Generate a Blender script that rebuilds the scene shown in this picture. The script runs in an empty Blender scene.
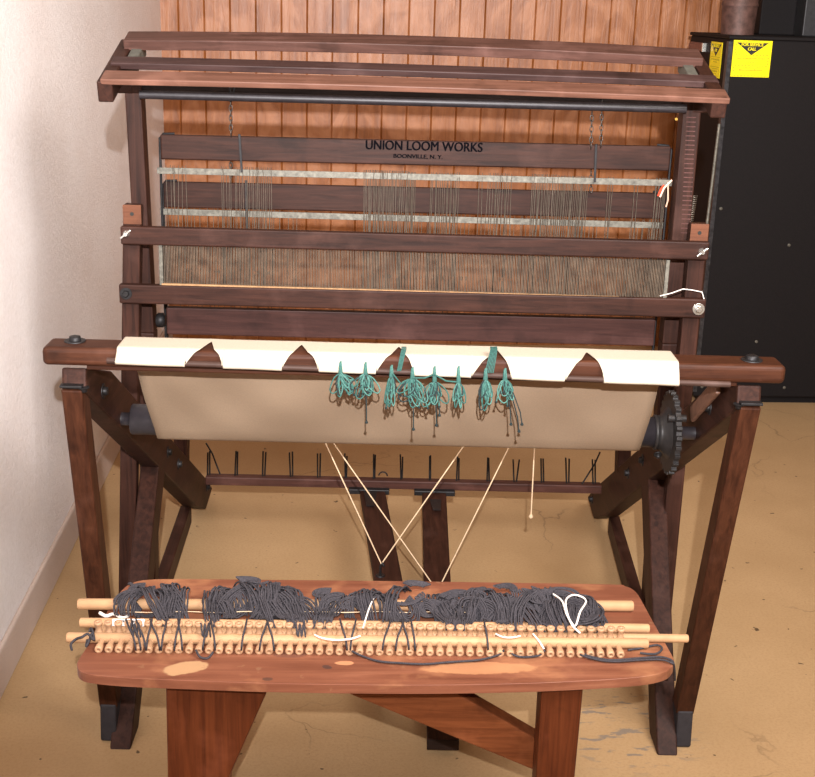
import bpy, math, random
from mathutils import Vector, Matrix
from math import sin, cos, radians, pi
rnd = random.Random(7)
sc = bpy.context.scene
COL = sc.collection
# ------------------------------------------------------------------ camera
F_PX, PITCH, ROLL, YAW, HC = 1233.2, .3047, .0302, .0642, 1.44
PSI, LX = -.0489, .0401            # how the loom stands in the room
CAM = Vector((0, 0, HC))
FWD = Vector((sin(YAW)*cos(PITCH), cos(YAW)*cos(PITCH), -sin(PITCH)))
RGT = Vector((cos(YAW), -sin(YAW), 0))
UPV = Vector((sin(YAW)*sin(PITCH), cos(YAW)*sin(PITCH), cos(PITCH)))
RC = RGT*cos(ROLL)+UPV*sin(ROLL)
UC = UPV*cos(ROLL)-RGT*sin(ROLL)
cd = bpy.data.cameras.new('camera'); cam = bpy.data.objects.new('camera', cd); COL.objects.link(cam)
cd.sensor_width = 36; cd.lens = F_PX/815*36; cd.clip_end = 60; cd.clip_start = .05
M = Matrix((RC, UC, -FWD)).transposed().to_4x4(); M.translation = CAM
cam.matrix_world = M
sc.camera = cam
# ------------------------------------------------------------------ light
sc.view_settings.view_transform = 'Standard'; sc.view_settings.look = 'None'
sc.view_settings.gamma = 1; sc.view_settings.use_curve_mapping = False
sc.view_settings.exposure = -0.13
w = bpy.data.worlds.new('world'); sc.world = w; w.use_nodes = True
w.node_tree.nodes['Background'].inputs[0].default_value = (1.0, .56, .26, 1)
w.node_tree.nodes['Background'].inputs[1].default_value = .25
def light(name, kind, loc, power, color, size=.1, target=None):
    l = bpy.data.lights.new(name, kind); l.energy = power; l.color = color
    o = bpy.data.objects.new(name, l); COL.objects.link(o); o.location = loc
    if kind == 'AREA': l.size = size
    else: l.shadow_soft_size = size
    if target: o.rotation_euler = (Vector(target)-Vector(loc)).to_track_quat('-Z', 'Y').to_euler()
    return o
fl = light('camera_flash', 'SPOT', (.01, -.25, 1.735), 980, (1.0, .97, .97), .012, (.3, 5.2, 2.35))
fl.data.spot_size = radians(104); fl.data.spot_blend = 1.0
light('ceiling_bounce', 'AREA', (1.25, .5, 2.55), 125, (1.0, .95, .93), 1.3, (-.5, 3.0, 1.1))
light('ceiling_lamp', 'AREA', (.6, 1.3, 2.6), 12, (1.0, .55, .22), 1.2, (.3, 2.0, 0))
# ------------------------------------------------------------------ frames
CP, SP = cos(PSI), sin(PSI)
def L2W(p): return Vector((LX+p[0]*CP-p[1]*SP, p[0]*SP+p[1]*CP, p[2]))
def W2L(p):
    x, y = p[0]-LX, p[1]
    return Vector((x*CP+y*SP, -x*SP+y*CP, p[2]))
def ray(u, v):
    a, b = (u-407.5)/F_PX, (v-388.5)/F_PX
    return FWD+RC*a-UC*b
CL = W2L(CAM)
def at(u, v, X=None, Y=None, Z=None):      # photo direction met with a plane of the loom's own frame
    d = ray(u, v); d = Vector((d.x*CP+d.y*SP, -d.x*SP+d.y*CP, d.z))
    i, val = (0, X) if X is not None else ((1, Y) if Y is not None else (2, Z))
    t = (val-CL[i])/d[i]
    return CL+d*t
def atw(u, v, X=None, Y=None, Z=None):     # same in the room's frame
    d = ray(u, v)
    i, val = (0, X) if X is not None else ((1, Y) if Y is not None else (2, Z))
    return CAM+d*((val-CAM[i])/d[i])
# ------------------------------------------------------------------ materials
def new_mat(name):
    m = bpy.data.materials.new(name); m.use_nodes = True
    nt = m.node_tree; return m, nt, nt.nodes['Principled BSDF']
def N(nt, t, **k):
    n = nt.nodes.new(t)
    for a, b in k.items():
        if a in n.inputs: n.inputs[a].default_value = b
        else: setattr(n, a, b)
    return n
def ramp(nt, fac, stops):
    r = nt.nodes.new('ShaderNodeValToRGB')
    e = r.color_ramp.elements
    while len(e) < len(stops): e.new(.5)
    for el, (p, c) in zip(e, stops): el.position = p; el.color = (*c, 1) if len(c) == 3 else c
    nt.links.new(fac, r.inputs[0]); return r.outputs[0]
def mix(nt, f, a, b, mode='MIX'):
    m = nt.nodes.new('ShaderNodeMix'); m.data_type = 'RGBA'; m.blend_type = mode
    def put(s, v):
        if hasattr(v, 'links') or hasattr(v, 'is_linked'): nt.links.new(v, s)
        else: s.default_value = v
    put(m.inputs[0], f)
    for s, v in ((m.inputs[6], a), (m.inputs[7], b)):
        if isinstance(v, tuple): s.default_value = (*v, 1)
        else: nt.links.new(v, s)
    return m.outputs[2]
def coords(nt, scale, off=True):
    tc = N(nt, 'ShaderNodeTexCoord'); mp = N(nt, 'ShaderNodeMapping'); mp.inputs['Scale'].default_value = scale
    nt.links.new(tc.outputs['Object'], mp.inputs[0])
    if off:
        oi = N(nt, 'ShaderNodeObjectInfo'); mu = N(nt, 'ShaderNodeMath', operation='MULTIPLY'); mu.inputs[1].default_value = 17
        nt.links.new(oi.outputs['Random'], mu.inputs[0]); nt.links.new(mu.outputs[0], mp.inputs['Location'])
    return mp.outputs[0]
def bump(nt, bsdf, h, s, d=.002):
    b = N(nt, 'ShaderNodeBump'); b.inputs['Strength'].default_value = s; b.inputs['Distance'].default_value = d
    nt.links.new(h, b.inputs['Height']); nt.links.new(b.outputs[0], bsdf.inputs['Normal'])
AX = {'x': (4, 90, 90), 'y': (90, 4, 90), 'z': (90, 90, 4)}
_wc = {}
def wood(dark, light_, axis='x', rough=.52, spec=.16, worn=.15):
    key = (dark, light_, axis, rough, worn)
    if key in _wc: return _wc[key]
    m, nt, b = new_mat('wood_grain_%d' % len(_wc)); _wc[key] = m
    v = coords(nt, AX[axis])
    n1 = N(nt, 'ShaderNodeTexNoise', Scale=1.0, Detail=6, Roughness=.65, Distortion=.6); nt.links.new(v, n1.inputs[0])
    v2 = coords(nt, (9, 9, 9)); n2 = N(nt, 'ShaderNodeTexNoise', Scale=1.0, Detail=4, Roughness=.6); nt.links.new(v2, n2.inputs[0])
    c1 = ramp(nt, n1.outputs[0], [(.3, dark), (.7, light_)])
    pale = tuple(min(1, q*2.1+.02) for q in light_)
    f = ramp(nt, n2.outputs[0], [(.55, (0, 0, 0)), (.75, (worn*2,)*3)])
    c = mix(nt, f, c1, pale)
    dk = tuple(q*.45 for q in dark)
    f2 = ramp(nt, n2.outputs[0], [(.25, (.7,)*3), (.42, (0, 0, 0))])
    c = mix(nt, f2, c, dk)
    nt.links.new(c, b.inputs['Base Color']); b.inputs['Roughness'].default_value = rough
    b.inputs['Specular IOR Level'].default_value = spec
    bump(nt, b, n1.outputs[0], .35, .001)
    return m
def plain(name, col, rough=.6, metal=0, var=.25, sc_=60, bmp=.2, spec=.4):
    m, nt, b = new_mat(name); v = coords(nt, (sc_,)*3)
    n = N(nt, 'ShaderNodeTexNoise', Scale=1.0, Detail=5, Roughness=.6); nt.links.new(v, n.inputs[0])
    c = ramp(nt, n.outputs[0], [(.3, tuple(q*(1-var) for q in col)), (.7, tuple(min(1, q*(1+var)) for q in col))])
    nt.links.new(c, b.inputs['Base Color']); b.inputs['Roughness'].default_value = rough; b.inputs['Metallic'].default_value = metal
    b.inputs['Specular IOR Level'].default_value = spec
    bump(nt, b, n.outputs[0], bmp, .001)
    return m
DK, LT = (.013, .0048, .0032), (.044, .0165, .0105)
LW = {a: wood(DK, LT, a) for a in 'xyz'}                      # loom wood
REDW = {a: wood((.022, .0065, .003), (.060, .020, .009), a) for a in 'xyz'}
TOPW = wood((.075, .033, .022), (.15, .070, .048), 'x', .45)
BENCHLEG = {a: wood((.050, .011, .004), (.12, .031, .010), a, .4) for a in 'xyz'}
BLOCKW = wood((.075, .028, .015), (.15, .058, .03), 'x')
IRON = plain('black_iron', (.018, .017, .018), .5, .5, .4)
DKPAINT = plain('dark_grey_paint', (.02, .017, .02), .45, 0, .3)
STEEL = plain('galvanised_steel', (.13, .122, .10), .5, .3, .45, 90)
CHROME = plain('bright_zinc', (.75, .76, .72), .25, .9, .1)
WIRE = plain('heddle_wire', (.085, .066, .048), .5, .2, .3)
CLOTH = plain('cream_canvas', (.40, .352, .28), .9, 0, .05, 300, .25, .1)
CLOTH2 = plain('unbleached_canvas', (.28, .205, .14), .9, 0, .06, 350, .3, .1)
CORDM = plain('natural_cord', (.62, .46, .30), .9, 0, .1)
DOWEL = plain('pale_beech', (.46, .27, .14), .55, 0, .12, 25, .1)
PEGM = plain('pale_maple', (.43, .25, .14), .5, 0, .1, 30, .1)
YARN = plain('charcoal_yarn', (.050, .046, .052), .95, 0, .45, 500, .6, .1)
WHITE = plain('white_string', (.82, .76, .70), .9, 0, .08)
TEALS = [plain('teal_yarn', (.022, .080, .068), .9, 0, .3, 300), plain('pale_teal_yarn', (.05, .135, .115), .9, 0, .3, 300), plain('dark_teal_yarn', (.008, .016, .017), .9, 0, .3, 300)]
BLACKF = plain('furnace_black', (.006, .0045, .0048), .7, .0, .25, 200, .35, .2)
YEL = plain('yellow_label', (.95, .80, .0), .4, 0, .02); BLK = plain('black_ink', (.01, .01, .008), .5, 0, .1)
OLIVE = plain('faded_olive_ink', (.42, .34, .0), .5, 0, .1)
PIPE = plain('rusty_pipe', (.10, .052, .042), .55, .2, .5, 35, .4)

def floor_mat():
    m, nt, b = new_mat('tan_painted_concrete'); v = coords(nt, (1, 1, 1), False)
    n = N(nt, 'ShaderNodeTexNoise', Scale=2.2, Detail=8, Roughness=.62); nt.links.new(v, n.inputs[0])
    c = ramp(nt, n.outputs[0], [(.3, (.40, .26, .13)), (.7, (.49, .33, .175))])
    n3 = N(nt, 'ShaderNodeTexNoise', Scale=160, Detail=3, Roughness=.7); nt.links.new(v, n3.inputs[0])
    c = mix(nt, ramp(nt, n3.outputs[0], [(.30, (.45,)*3), (.55, (0,)*3)]), c, (.33, .19, .085))
    n2 = N(nt, 'ShaderNodeTexNoise', Scale=38, Detail=2, Roughness=.5); nt.links.new(v, n2.inputs[0])
    c = mix(nt, ramp(nt, n2.outputs[0], [(.725, (0,)*3), (.75, (.85,)*3)]), c, (.06, .035, .02))
    # hairline cracks
    vo = N(nt, 'ShaderNodeTexVoronoi', feature='DISTANCE_TO_EDGE', Scale=1.3)
    nd = N(nt, 'ShaderNodeTexNoise', Scale=9, Detail=4); nt.links.new(v, nd.inputs[0])
    va = N(nt, 'ShaderNodeVectorMath', operation='MULTIPLY_ADD'); va.inputs[1].default_value = (.12,)*3
    nt.links.new(nd.outputs['Color'], va.inputs[0]); nt.links.new(v, va.inputs[2]); nt.links.new(va.outputs[0], vo.inputs[0])
    nm = N(nt, 'ShaderNodeTexNoise', Scale=1.7, Detail=2); nt.links.new(v, nm.inputs[0])
    crack = ramp(nt, vo.outputs[0], [(.0, (.55,)*3), (.004, (0,)*3)])
    msk = ramp(nt, nm.outputs[0], [(.52, (0,)*3), (.6, (1,)*3)])
    c = mix(nt, mix(nt, 1.0, crack, msk, 'MULTIPLY'), c, (.13, .08, .045))
    # grey worn scuffs close to the loom's right foot
    sp = atw(625, 728, Z=0); mp = N(nt, 'ShaderNodeMapping'); mp.vector_type = 'POINT'
    mp.inputs['Location'].default_value = (-sp.x*5.2, -sp.y*5.2, 0); mp.inputs['Scale'].default_value = (5.2, 5.2, 1)
    tc = N(nt, 'ShaderNodeTexCoord'); nt.links.new(tc.outputs['Object'], mp.inputs[0])
    g = N(nt, 'ShaderNodeTexGradient', gradient_type='SPHERICAL'); nt.links.new(mp.outputs[0], g.inputs[0])
    mp2 = N(nt, 'ShaderNodeMapping'); mp2.inputs['Rotation'].default_value = (0, 0, .5); mp2.inputs['Scale'].default_value = (16, 55, 1)
    nt.links.new(tc.outputs['Object'], mp2.inputs[0])
    ns = N(nt, 'ShaderNodeTexNoise', Scale=1, Detail=4, Roughness=.6); nt.links.new(mp2.outputs[0], ns.inputs[0])
    sf = mix(nt, 1.0, ramp(nt, g.outputs['Fac'], [(.05, (0,)*3), (.45, (1,)*3)]), ramp(nt, ns.outputs[0], [(.56, (0,)*3), (.6, (.8,)*3)]), 'MULTIPLY')
    c = mix(nt, sf, c, (.19, .165, .14))
    nt.links.new(c, b.inputs['Base Color']); b.inputs['Roughness'].default_value = .55; b.inputs['Specular IOR Level'].default_value = .25
    bump(nt, b, n3.outputs[0], .25, .002)
    return m
def wall_mat(name, c0, c1):
    m, nt, b = new_mat(name); v = coords(nt, (1, 1, 1), False)
    n = N(nt, 'ShaderNodeTexNoise', Scale=110, Detail=6, Roughness=.7); nt.links.new(v, n.inputs[0])
    n2 = N(nt, 'ShaderNodeTexNoise', Scale=3, Detail=5, Roughness=.6); nt.links.new(v, n2.inputs[0])
    c = mix(nt, ramp(nt, n2.outputs[0], [(.35, (0,)*3), (.7, (1,)*3)]), c0, c1)
    c = mix(nt, ramp(nt, n.outputs[0], [(.3, (.22,)*3), (.6, (0,)*3)]), c, (.52, .46, .42))
    nt.links.new(c, b.inputs['Base Color']); b.inputs['Roughness'].default_value = .8; b.inputs['Specular IOR Level'].default_value = .15
    bump(nt, b, n.outputs[0], .75, .006)
    return m
def panel_mat():
    m, nt, b = new_mat('wood_panelling'); v = coords(nt, (26, 1, 2.0), False)
    n = N(nt, 'ShaderNodeTexNoise', Scale=1, Detail=7, Roughness=.7, Distortion=1.2); nt.links.new(v, n.inputs[0])
    c = ramp(nt, n.outputs[0], [(.3, (.20, .062, .013)), (.52, (.30, .100, .023)), (.75, (.39, .150, .045))])
    v3 = coords(nt, (7, 1, 5), False); n3 = N(nt, 'ShaderNodeTexNoise', Scale=1, Detail=4, Distortion=1.5); nt.links.new(v3, n3.inputs[0])
    c = mix(nt, ramp(nt, n3.outputs[0], [(.46, (0,)*3), (.62, (.65,)*3)]), c, (.45, .19, .08))
    nt.links.new(c, b.inputs['Base Color']); b.inputs['Roughness'].default_value = .40; b.inputs['Specular IOR Level'].default_value = .5
    bump(nt, b, n.outputs[0], .6, .004)
    return m

# ------------------------------------------------------------------ mesh building
class MB:
    def __init__(s, T=L2W): s.v = []; s.f = []; s.T = T; s.sm = []
    def add(s, vs, fs, smooth=False):
        k = len(s.v); s.v += [s.T(p) for p in vs]
        for f in fs: s.f.append(tuple(i+k for i in f)); s.sm.append(smooth)
        return s
    def hexa(s, b, t):   # two quads of four points (same winding)
        return s.add(list(b)+list(t), [(3, 2, 1, 0), (4, 5, 6, 7), (0, 1, 5, 4), (1, 2, 6, 5), (2, 3, 7, 6), (3, 0, 4, 7)])
    def box(s, a, b):
        (x0, y0, z0), (x1, y1, z1) = a, b
        return s.hexa([(x0, y0, z0), (x1, y0, z0), (x1, y1, z0), (x0, y1, z0)], [(x0, y0, z1), (x1, y0, z1), (x1, y1, z1), (x0, y1, z1)])
    def bar(s, p, q, w, h, side=(1, 0, 0), w2=None, h2=None, segs=1, bow=None):
        # bar from p to q, width w along 'side', thickness h across
        p, q, side = Vector(p), Vector(q), Vector(side); d = (q-p).normalized()
        side = (side-d*side.dot(d)).normalized(); n = side.cross(d)
        w2 = w2 or w; h2 = h2 or h; vs = []; fs = []
        for i in range(segs+1):
            t = i/segs; c = p.lerp(q, t); a = (w+(w2-w)*t)/2; b_ = (h+(h2-h)*t)/2
            if bow is not None: c = c+Vector(bow)*(4*t*(1-t))
            vs += [c-side*a-n*b_, c+side*a-n*b_, c+side*a+n*b_, c-side*a+n*b_]
            if i:
                k = (i-1)*4
                for j in range(4): fs.append((k+j, k+(j+1) % 4, k+4+(j+1) % 4, k+4+j))
        k = segs*4
        fs += [(3, 2, 1, 0), (k, k+1, k+2, k+3)]
        return s.add(vs, fs)
    def tube(s, path, r, n=8, caps=True, r2=None):
        path = [Vector(p) for p in path]; vs = []; fs = []; m = len(path)
        up = Vector((0, 0, 1))
        t0 = (path[1]-path[0]).normalized()
        if abs(t0.dot(up)) > .9: up = Vector((1, 0, 0))
        a = t0.cross(up).normalized()
        for i, p in enumerate(path):
            t = (path[min(i+1, m-1)]-path[max(i-1, 0)])
            t = t.normalized() if t.length > 1e-9 else t0
            a = (a-t*a.dot(t)); a = a.normalized() if a.length > 1e-6 else t.orthogonal().normalized()
            b_ = t.cross(a); rr = r if r2 is None else r+(r2-r)*i/(m-1)
            for j in range(n):
                th = 2*pi*j/n; vs.append(p+a*(rr*cos(th))+b_*(rr*sin(th)))
            if i:
                k = (i-1)*n
                for j in range(n): fs.append((k+j, k+(j+1) % n, k+n+(j+1) % n, k+n+j))
        s.add(vs, fs, True)
        if caps:
            s.add(vs[:n], [tuple(range(n-1, -1, -1))]); s.add(vs[-n:], [tuple(range(n))])
        return s
    def lathe(s, p, axis, prof, n=16):   # prof: list of (distance along axis, radius)
        p, ax = Vector(p), Vector(axis).normalized(); a = ax.orthogonal().normalized(); b_ = ax.cross(a); vs = []; fs = []
        for h, r in prof:
            for j in range(n):
                th = 2*pi*j/n; vs.append(p+ax*h+a*(r*cos(th))+b_*(r*sin(th)))
        for i in range(len(prof)-1):
            k = i*n
            for j in range(n): fs.append((k+j, k+(j+1) % n, k+n+(j+1) % n, k+n+j))
        s.add(vs, fs, True)
        s.add(vs[:n], [tuple(range(n-1, -1, -1))]); s.add(vs[-n:], [tuple(range(n))])
        return s
    def prism(s, poly, ext):   # polygon of 3-D points pushed along ext
        n = len(poly); e = Vector(ext); vs = [Vector(p) for p in poly]+[Vector(p)+e for p in poly]
        return s.add(vs, [tuple(range(n-1, -1, -1)), tuple(range(n, 2*n))]+[(i, (i+1) % n, n+(i+1) % n, n+i) for i in range(n)])
    def build(s, name, m, parent=None, bevel=0, seg=2, origin=None):
        xs = [p.x for p in s.v]; ys = [p.y for p in s.v]; zs = [p.z for p in s.v]
        o0 = Vector(origin) if origin else Vector(((min(xs)+max(xs))/2, (min(ys)+max(ys))/2, min(zs)))
        me = bpy.data.meshes.new(name); me.from_pydata([p-o0 for p in s.v], [], s.f)
        me.polygons.foreach_set('use_smooth', s.sm); me.materials.append(m); me.update()
        import bmesh
        bm = bmesh.new(); bm.from_mesh(me); bmesh.ops.recalc_face_normals(bm, faces=bm.faces); bm.to_mesh(me); bm.free()
        o = bpy.data.objects.new(name, me); COL.objects.link(o)
        if parent: o.parent = parent; o.location = o0-wloc(parent)
        else: o.location = o0
        if bevel:
            md = o.modifiers.new('bevel', 'BEVEL'); md.width = bevel; md.segments = seg; md.limit_method = 'ANGLE'; md.angle_limit = radians(50)
        return o
def wloc(o):
    p = Vector(o.location)
    while o.parent: o = o.parent; p += Vector(o.location)
    return p
ID = lambda p: Vector(p)
def tag(o, label=None, cat=None, group=None, kind=None):
    if label: o['label'] = label
    if cat: o['category'] = cat
    if group: o['group'] = group
    if kind: o['kind'] = kind
    return o
def empty(name, loc):
    o = bpy.data.objects.new(name, None); COL.objects.link(o); o.location = loc; o.empty_display_size = .1; return o
def text_mesh(name, txt, size, m, parent, origin, xdir, ydir, bold=0, width=None, height=None):
    cu = bpy.data.curves.new(name, 'FONT'); cu.body = txt; cu.size = size; cu.extrude = .0002; cu.align_x = 'CENTER'; cu.align_y = 'CENTER'; cu.offset = 0
    t = bpy.data.objects.new(name+'_curve', cu); COL.objects.link(t)
    me = bpy.data.meshes.new_from_object(t.evaluated_get(bpy.context.evaluated_depsgraph_get()))
    bpy.data.objects.remove(t); me.name = name
    sx = sy = 1
    if width: w0 = max(v.co.x for v in me.vertices)-min(v.co.x for v in me.vertices); sx = width/w0
    if height: h0 = max(v.co.y for v in me.vertices)-min(v.co.y for v in me.vertices); sy = height/h0
    X = Vector(xdir).normalized(); Y = Vector(ydir).normalized(); Z = X.cross(Y)
    for v in me.vertices: v.co = X*(v.co.x*sx)+Y*(v.co.y*sy)+Z*v.co.z
    if bold:
        v0 = [v.co.copy() for v in me.vertices]; f0 = [tuple(p.vertices) for p in me.polygons]; vs = []; fs = []
        for k, d in enumerate((-bold, 0, bold)):
            fs += [tuple(i+len(vs) for i in f) for f in f0]; vs += [v+X*d+Y*(d*.3)+Z*(k*.00005) for v in v0]
        me = bpy.data.meshes.new(name); me.from_pydata(vs, [], fs)
    me.materials.clear(); me.materials.append(m)
    o = bpy.data.objects.new(name, me); COL.objects.link(o); o.parent = parent; o.location = Vector(origin)-wloc(parent)
    return o

# ------------------------------------------------------------------ setting
WX, WY, GP = -.705, 5.233, .1035
def structure(o): o['kind'] = 'structure'; return o
structure(MB(ID).box((WX-.1, -2.2, -.1), (4.2, WY+.1, 0)).build('floor', floor_mat(), origin=(0, 0, 0)))
structure(MB(ID).box((WX-.1, -2.2, 0), (WX, WY+.1, 2.7)).build('wall_left', wall_mat('white_plaster', (.93, .89, .88), (.88, .82, .80))))
structure(MB(ID).box((WX, -2.2, 0), (WX+.012, WY, .105)).build('baseboard_left', wall_mat('painted_skirting', (.62, .50, .43), (.55, .43, .36)), bevel=.006))
mb = MB(ID)   # panelling boards with V grooves as one relief surface
x = -.1164-6*GP; xs = []
pts = [(WX, 0)]
x = -.1164-5*GP
while x < 4.2:
    pts += [(x-.004, 0), (x, .006), (x+.004, 0)]; x += GP
pts.append((4.2, 0))
vs = []; fs = []
for i, (px, dy) in enumerate(pts):
    vs += [(px, WY+dy, 0), (px, WY+dy, 2.7)]
    if i: k = 2*i; fs.append((k-2, k, k+1, k-1))
n = len(vs)
vs += [(4.2, WY+.05, 0), (4.2, WY+.05, 2.7), (WX, WY+.05, 2.7), (WX, WY+.05, 0)]
fs += [(n-2, n, n+1, n-1), (n, n+3, n+2, n+1), (0, 1, n+2, n+3)]
mb.add(vs, fs); structure(mb.build('wall_back', panel_mat()))
# ------------------------------------------------------------------ furnace
fb = atw(800, 405, Z=0); FY = fb.y
fx = atw(730.5, 35.5, Y=FY); fx0 = fx.x; FZ = fx.z
FYB = FY+.50
fur = empty('furnace', (fx0+.45, FY+.25, 0)); tag(fur, 'black metal furnace cabinet with yellow service stickers standing behind the loom', 'furnace')
MB(ID).box((fx0, FY, .03), (fx0+.95, FYB, FZ-.012)).build('cabinet', BLACKF, fur, .006)
MB(ID).box((fx0+.03, FY+.03, 0), (fx0+.92, FYB-.03, .03)).build('base', BLACKF, fur)
MB(ID).box((fx0-.004, FY-.004, FZ-.012), (fx0+.954, FYB+.004, FZ)).build('lid', BLACKF, fur, .003)
mb = MB(ID)
mb.box((fx0-.005, FY-.006, .05), (fx0+.010, FY+.02, FZ-.02)); mb.build('corner_trim', plain('worn_black_edge', (.05, .05, .055), .35, .6, .6, 60), fur)
for dx, dz in ((.03, .07), (.30, .62), (.03, .75), (.22, .25), (.35, .07)):
    MB(ID).lathe((fx0+dx, FY, dz), (0, -1, 0), [(0, .006), (.003, .006), (.004, .003)], 10).build('screw', STEEL, fur)
# front sticker
def label_quad(u0, v0, u1, v1, Y): a = atw(u0, v0, Y=Y); b = atw(u1, v1, Y=Y); return a.x, a.z, b.x, b.z
sx0, sz1, sx1, sz0 = label_quad(734, 40, 768.5, 77.5, FY)
st = MB(ID).box((sx0, FY-.0015, sz0), (sx1, FY, sz1)).build('sticker', YEL, fur); st['label'] = 'yellow square service sticker on the front'
W_, H_ = sx1-sx0, sz1-sz0; yq = FY-.002; cx = (sx0+sx1)/2-.002
MB(ID).prism([(sx0+.08*W_, yq, sz1-.06*H_), (sx1-.09*W_, yq, sz1-.06*H_), (cx, yq, sz1-.40*H_)], (0, .0006, 0)).build('warning_triangle', BLK, st)
text_mesh('printed_text', 'FOR SERVICE', .02, YEL, st, (cx, yq-.0006, sz1-.115*H_), (1, 0, 0), (0, 0, 1), .0004, .56*W_, .085*H_)
text_mesh('printed_text', 'CALL', .02, YEL, st, (cx, yq-.0006, sz1-.235*H_), (1, 0, 0), (0, 0, 1), .0004, .21*W_, .085*H_)
mb = MB(ID)
for z in (.40, .69, .965):
    for i in range(10): mb.box((sx0+(.08+i*.088)*W_, yq, sz1-(z+.012)*H_), (sx0+(.08+i*.088+.045)*W_, yq+.0006, sz1-(z-.012)*H_))
for z in (.12, .19, .26, .33, .75, .83, .90): mb.box((sx0+.05*W_, yq, sz1-(z+.014)*H_), (sx0+.085*W_, yq+.0006, sz1-(z-.014)*H_))
for z in (.47, .55, .63): mb.box((sx1-.09*W_, yq, sz1-(z+.014)*H_), (sx1-.05*W_, yq+.0006, sz1-(z-.014)*H_))
mb.build('dashed_border', OLIVE, st)
mb = MB(ID)
def scribble(z, a, b, h):
    q = a
    while q < b:
        wd = rnd.uniform(.012, .03); mb.box((sx0+q*W_, yq, sz1-(z+h)*H_), (sx0+min(b, q+wd)*W_, yq+.0006, sz1-(z-h*rnd.uniform(.4, 1))*H_)); q += wd+.012
scribble(.49, .12, .86, .022); scribble(.555, .34, .66, .012); scribble(.60, .42, .60, .012); scribble(.735, .22, .78, .012); scribble(.81, .20, .80, .028); scribble(.885, .27, .72, .010)
mb.build('small_print', OLIVE, st)
# side sticker
def fside(u, v): return atw(u, v, X=fx0)
q0 = fside(712.0, 41.0); q1 = fside(723.0, 43); ylo = fside(712, 81)
Y1, Y0 = q0.y, q1.y; zt = (q0.z+q1.z)/2; zb = zt-H_*1.0
s2 = MB(ID).box((fx0-.0015, Y0, zb), (fx0, Y1, zt)).build('sticker', YEL, fur); s2['label'] = 'yellow service sticker on the left side panel'
WW = Y1-Y0
MB(ID).prism([(fx0-.002, Y0+.08*WW, zt-.06*H_), (fx0-.002, Y1-.08*WW, zt-.06*H_), (fx0-.002, (Y0+Y1)/2, zt-.40*H_)], (.0006, 0, 0)).build('warning_triangle', BLK, s2)
text_mesh('printed_text', 'FOR SERVICE', .02, YEL, s2, (fx0-.0026, (Y0+Y1)/2, zt-.115*H_), (0, -1, 0), (0, 0, 1), .0004, .56*WW, .085*H_)
text_mesh('printed_text', 'CALL', .02, YEL, s2, (fx0-.0026, (Y0+Y1)/2, zt-.235*H_), (0, -1, 0), (0, 0, 1), .0004, .21*WW, .085*H_)
mb = MB(ID)
for z, a, b, h in ((.42, .1, .9, .01), (.49, .14, .86, .02), (.56, .34, .66, .012), (.70, .1, .9, .01), (.75, .22, .78, .012), (.82, .2, .8, .028), (.89, .27, .72, .01)):
    q = a
    while q < b: mb.box((fx0-.0021, Y1-(q+.03)*WW, zt-(z+h)*H_), (fx0-.0014, Y1-q*WW, zt-(z-h)*H_)); q += .05
mb.build('small_print', OLIVE, s2)
# side slot with grip
a = fside(692, 41.5); b = fside(705, 50)
y0_, y1_ = min(a.y, b.y), max(a.y, b.y); z0_, z1_ = min(a.z, b.z)-.006, max(a.z, b.z)
mb = MB(ID); mb.box((fx0-.006, y0_, z1_-.006), (fx0, y1_, z1_)); mb.box((fx0-.006, y0_, z0_), (fx0, y1_, z0_+.006)); mb.box((fx0-.012, y0_, z0_+.006), (fx0-.002, y1_, z1_-.006))
hh = mb.build('hand_grip', plain('copper_grip', (.17, .06, .04), .4, .3), fur)
MB(ID).box((fx0-.014, y0_-.012, z0_), (fx0, y0_, z1_)).build('grip_clip', CHROME, hh)
# pipe
pc = atw(737, 34, Y=FY+.22); pr = 1.0*(atw(753.5, 20, Y=FY+.22).x-atw(719, 20, Y=FY+.22).x)/2
pz = FZ
fp = empty('flue_pipe', (pc.x, FY+.22, pz)); tag(fp, 'reddish brown round flue pipe rising from the top of the black furnace', 'pipe')
MB(ID).lathe((pc.x, FY+.22, pz), (0, 0, 1), [(0, pr*.93), (.012, pr*.93), (.10, pr)], 32).build('collar', PIPE, fp)
MB(ID).lathe((pc.x, FY+.22, pz+.10), (0, 0, 1), [(0, pr*1.03), (.006, pr*1.04), (.012, pr*1.0), (.8, pr*1.0)], 32).build('pipe_section', PIPE, fp)
a = atw(760, 30, Y=FY+.42); b = atw(797, 30, Y=FY+.30)
pl = empty('air_duct', (a.x+.1, FY+.42, FZ)); tag(pl, 'black sheet metal duct rising from the furnace top right of the pipe', 'duct')
MB(ID).box((a.x-.03, FY+.34, FZ), (a.x+.30, FYB, FZ+.9)).build('duct_body', BLACKF, pl, .005)
MB(ID).box((b.x, FY+.24, FZ), (b.x+.30, FY+.34, FZ+.9)).build('side_panel', plain('dark_sheet_metal', (.03, .03, .032), .5, .3), pl, .004)
# leaning metal rod against the furnace
ra = atw(719.3, 124, Y=FY-.03); rb = atw(705.5, 236, Y=FY-.10)
d = (rb-ra); foot = ra+d*((.0-ra.z)/d.z)
rod = MB(ID).tube([foot+Vector((0, 0, .004)), ra], .0055, 10).build('metal_rod', STEEL)
tag(rod, 'thin grey metal rod leaning upright on the left front corner of the furnace', 'rod')

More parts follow.
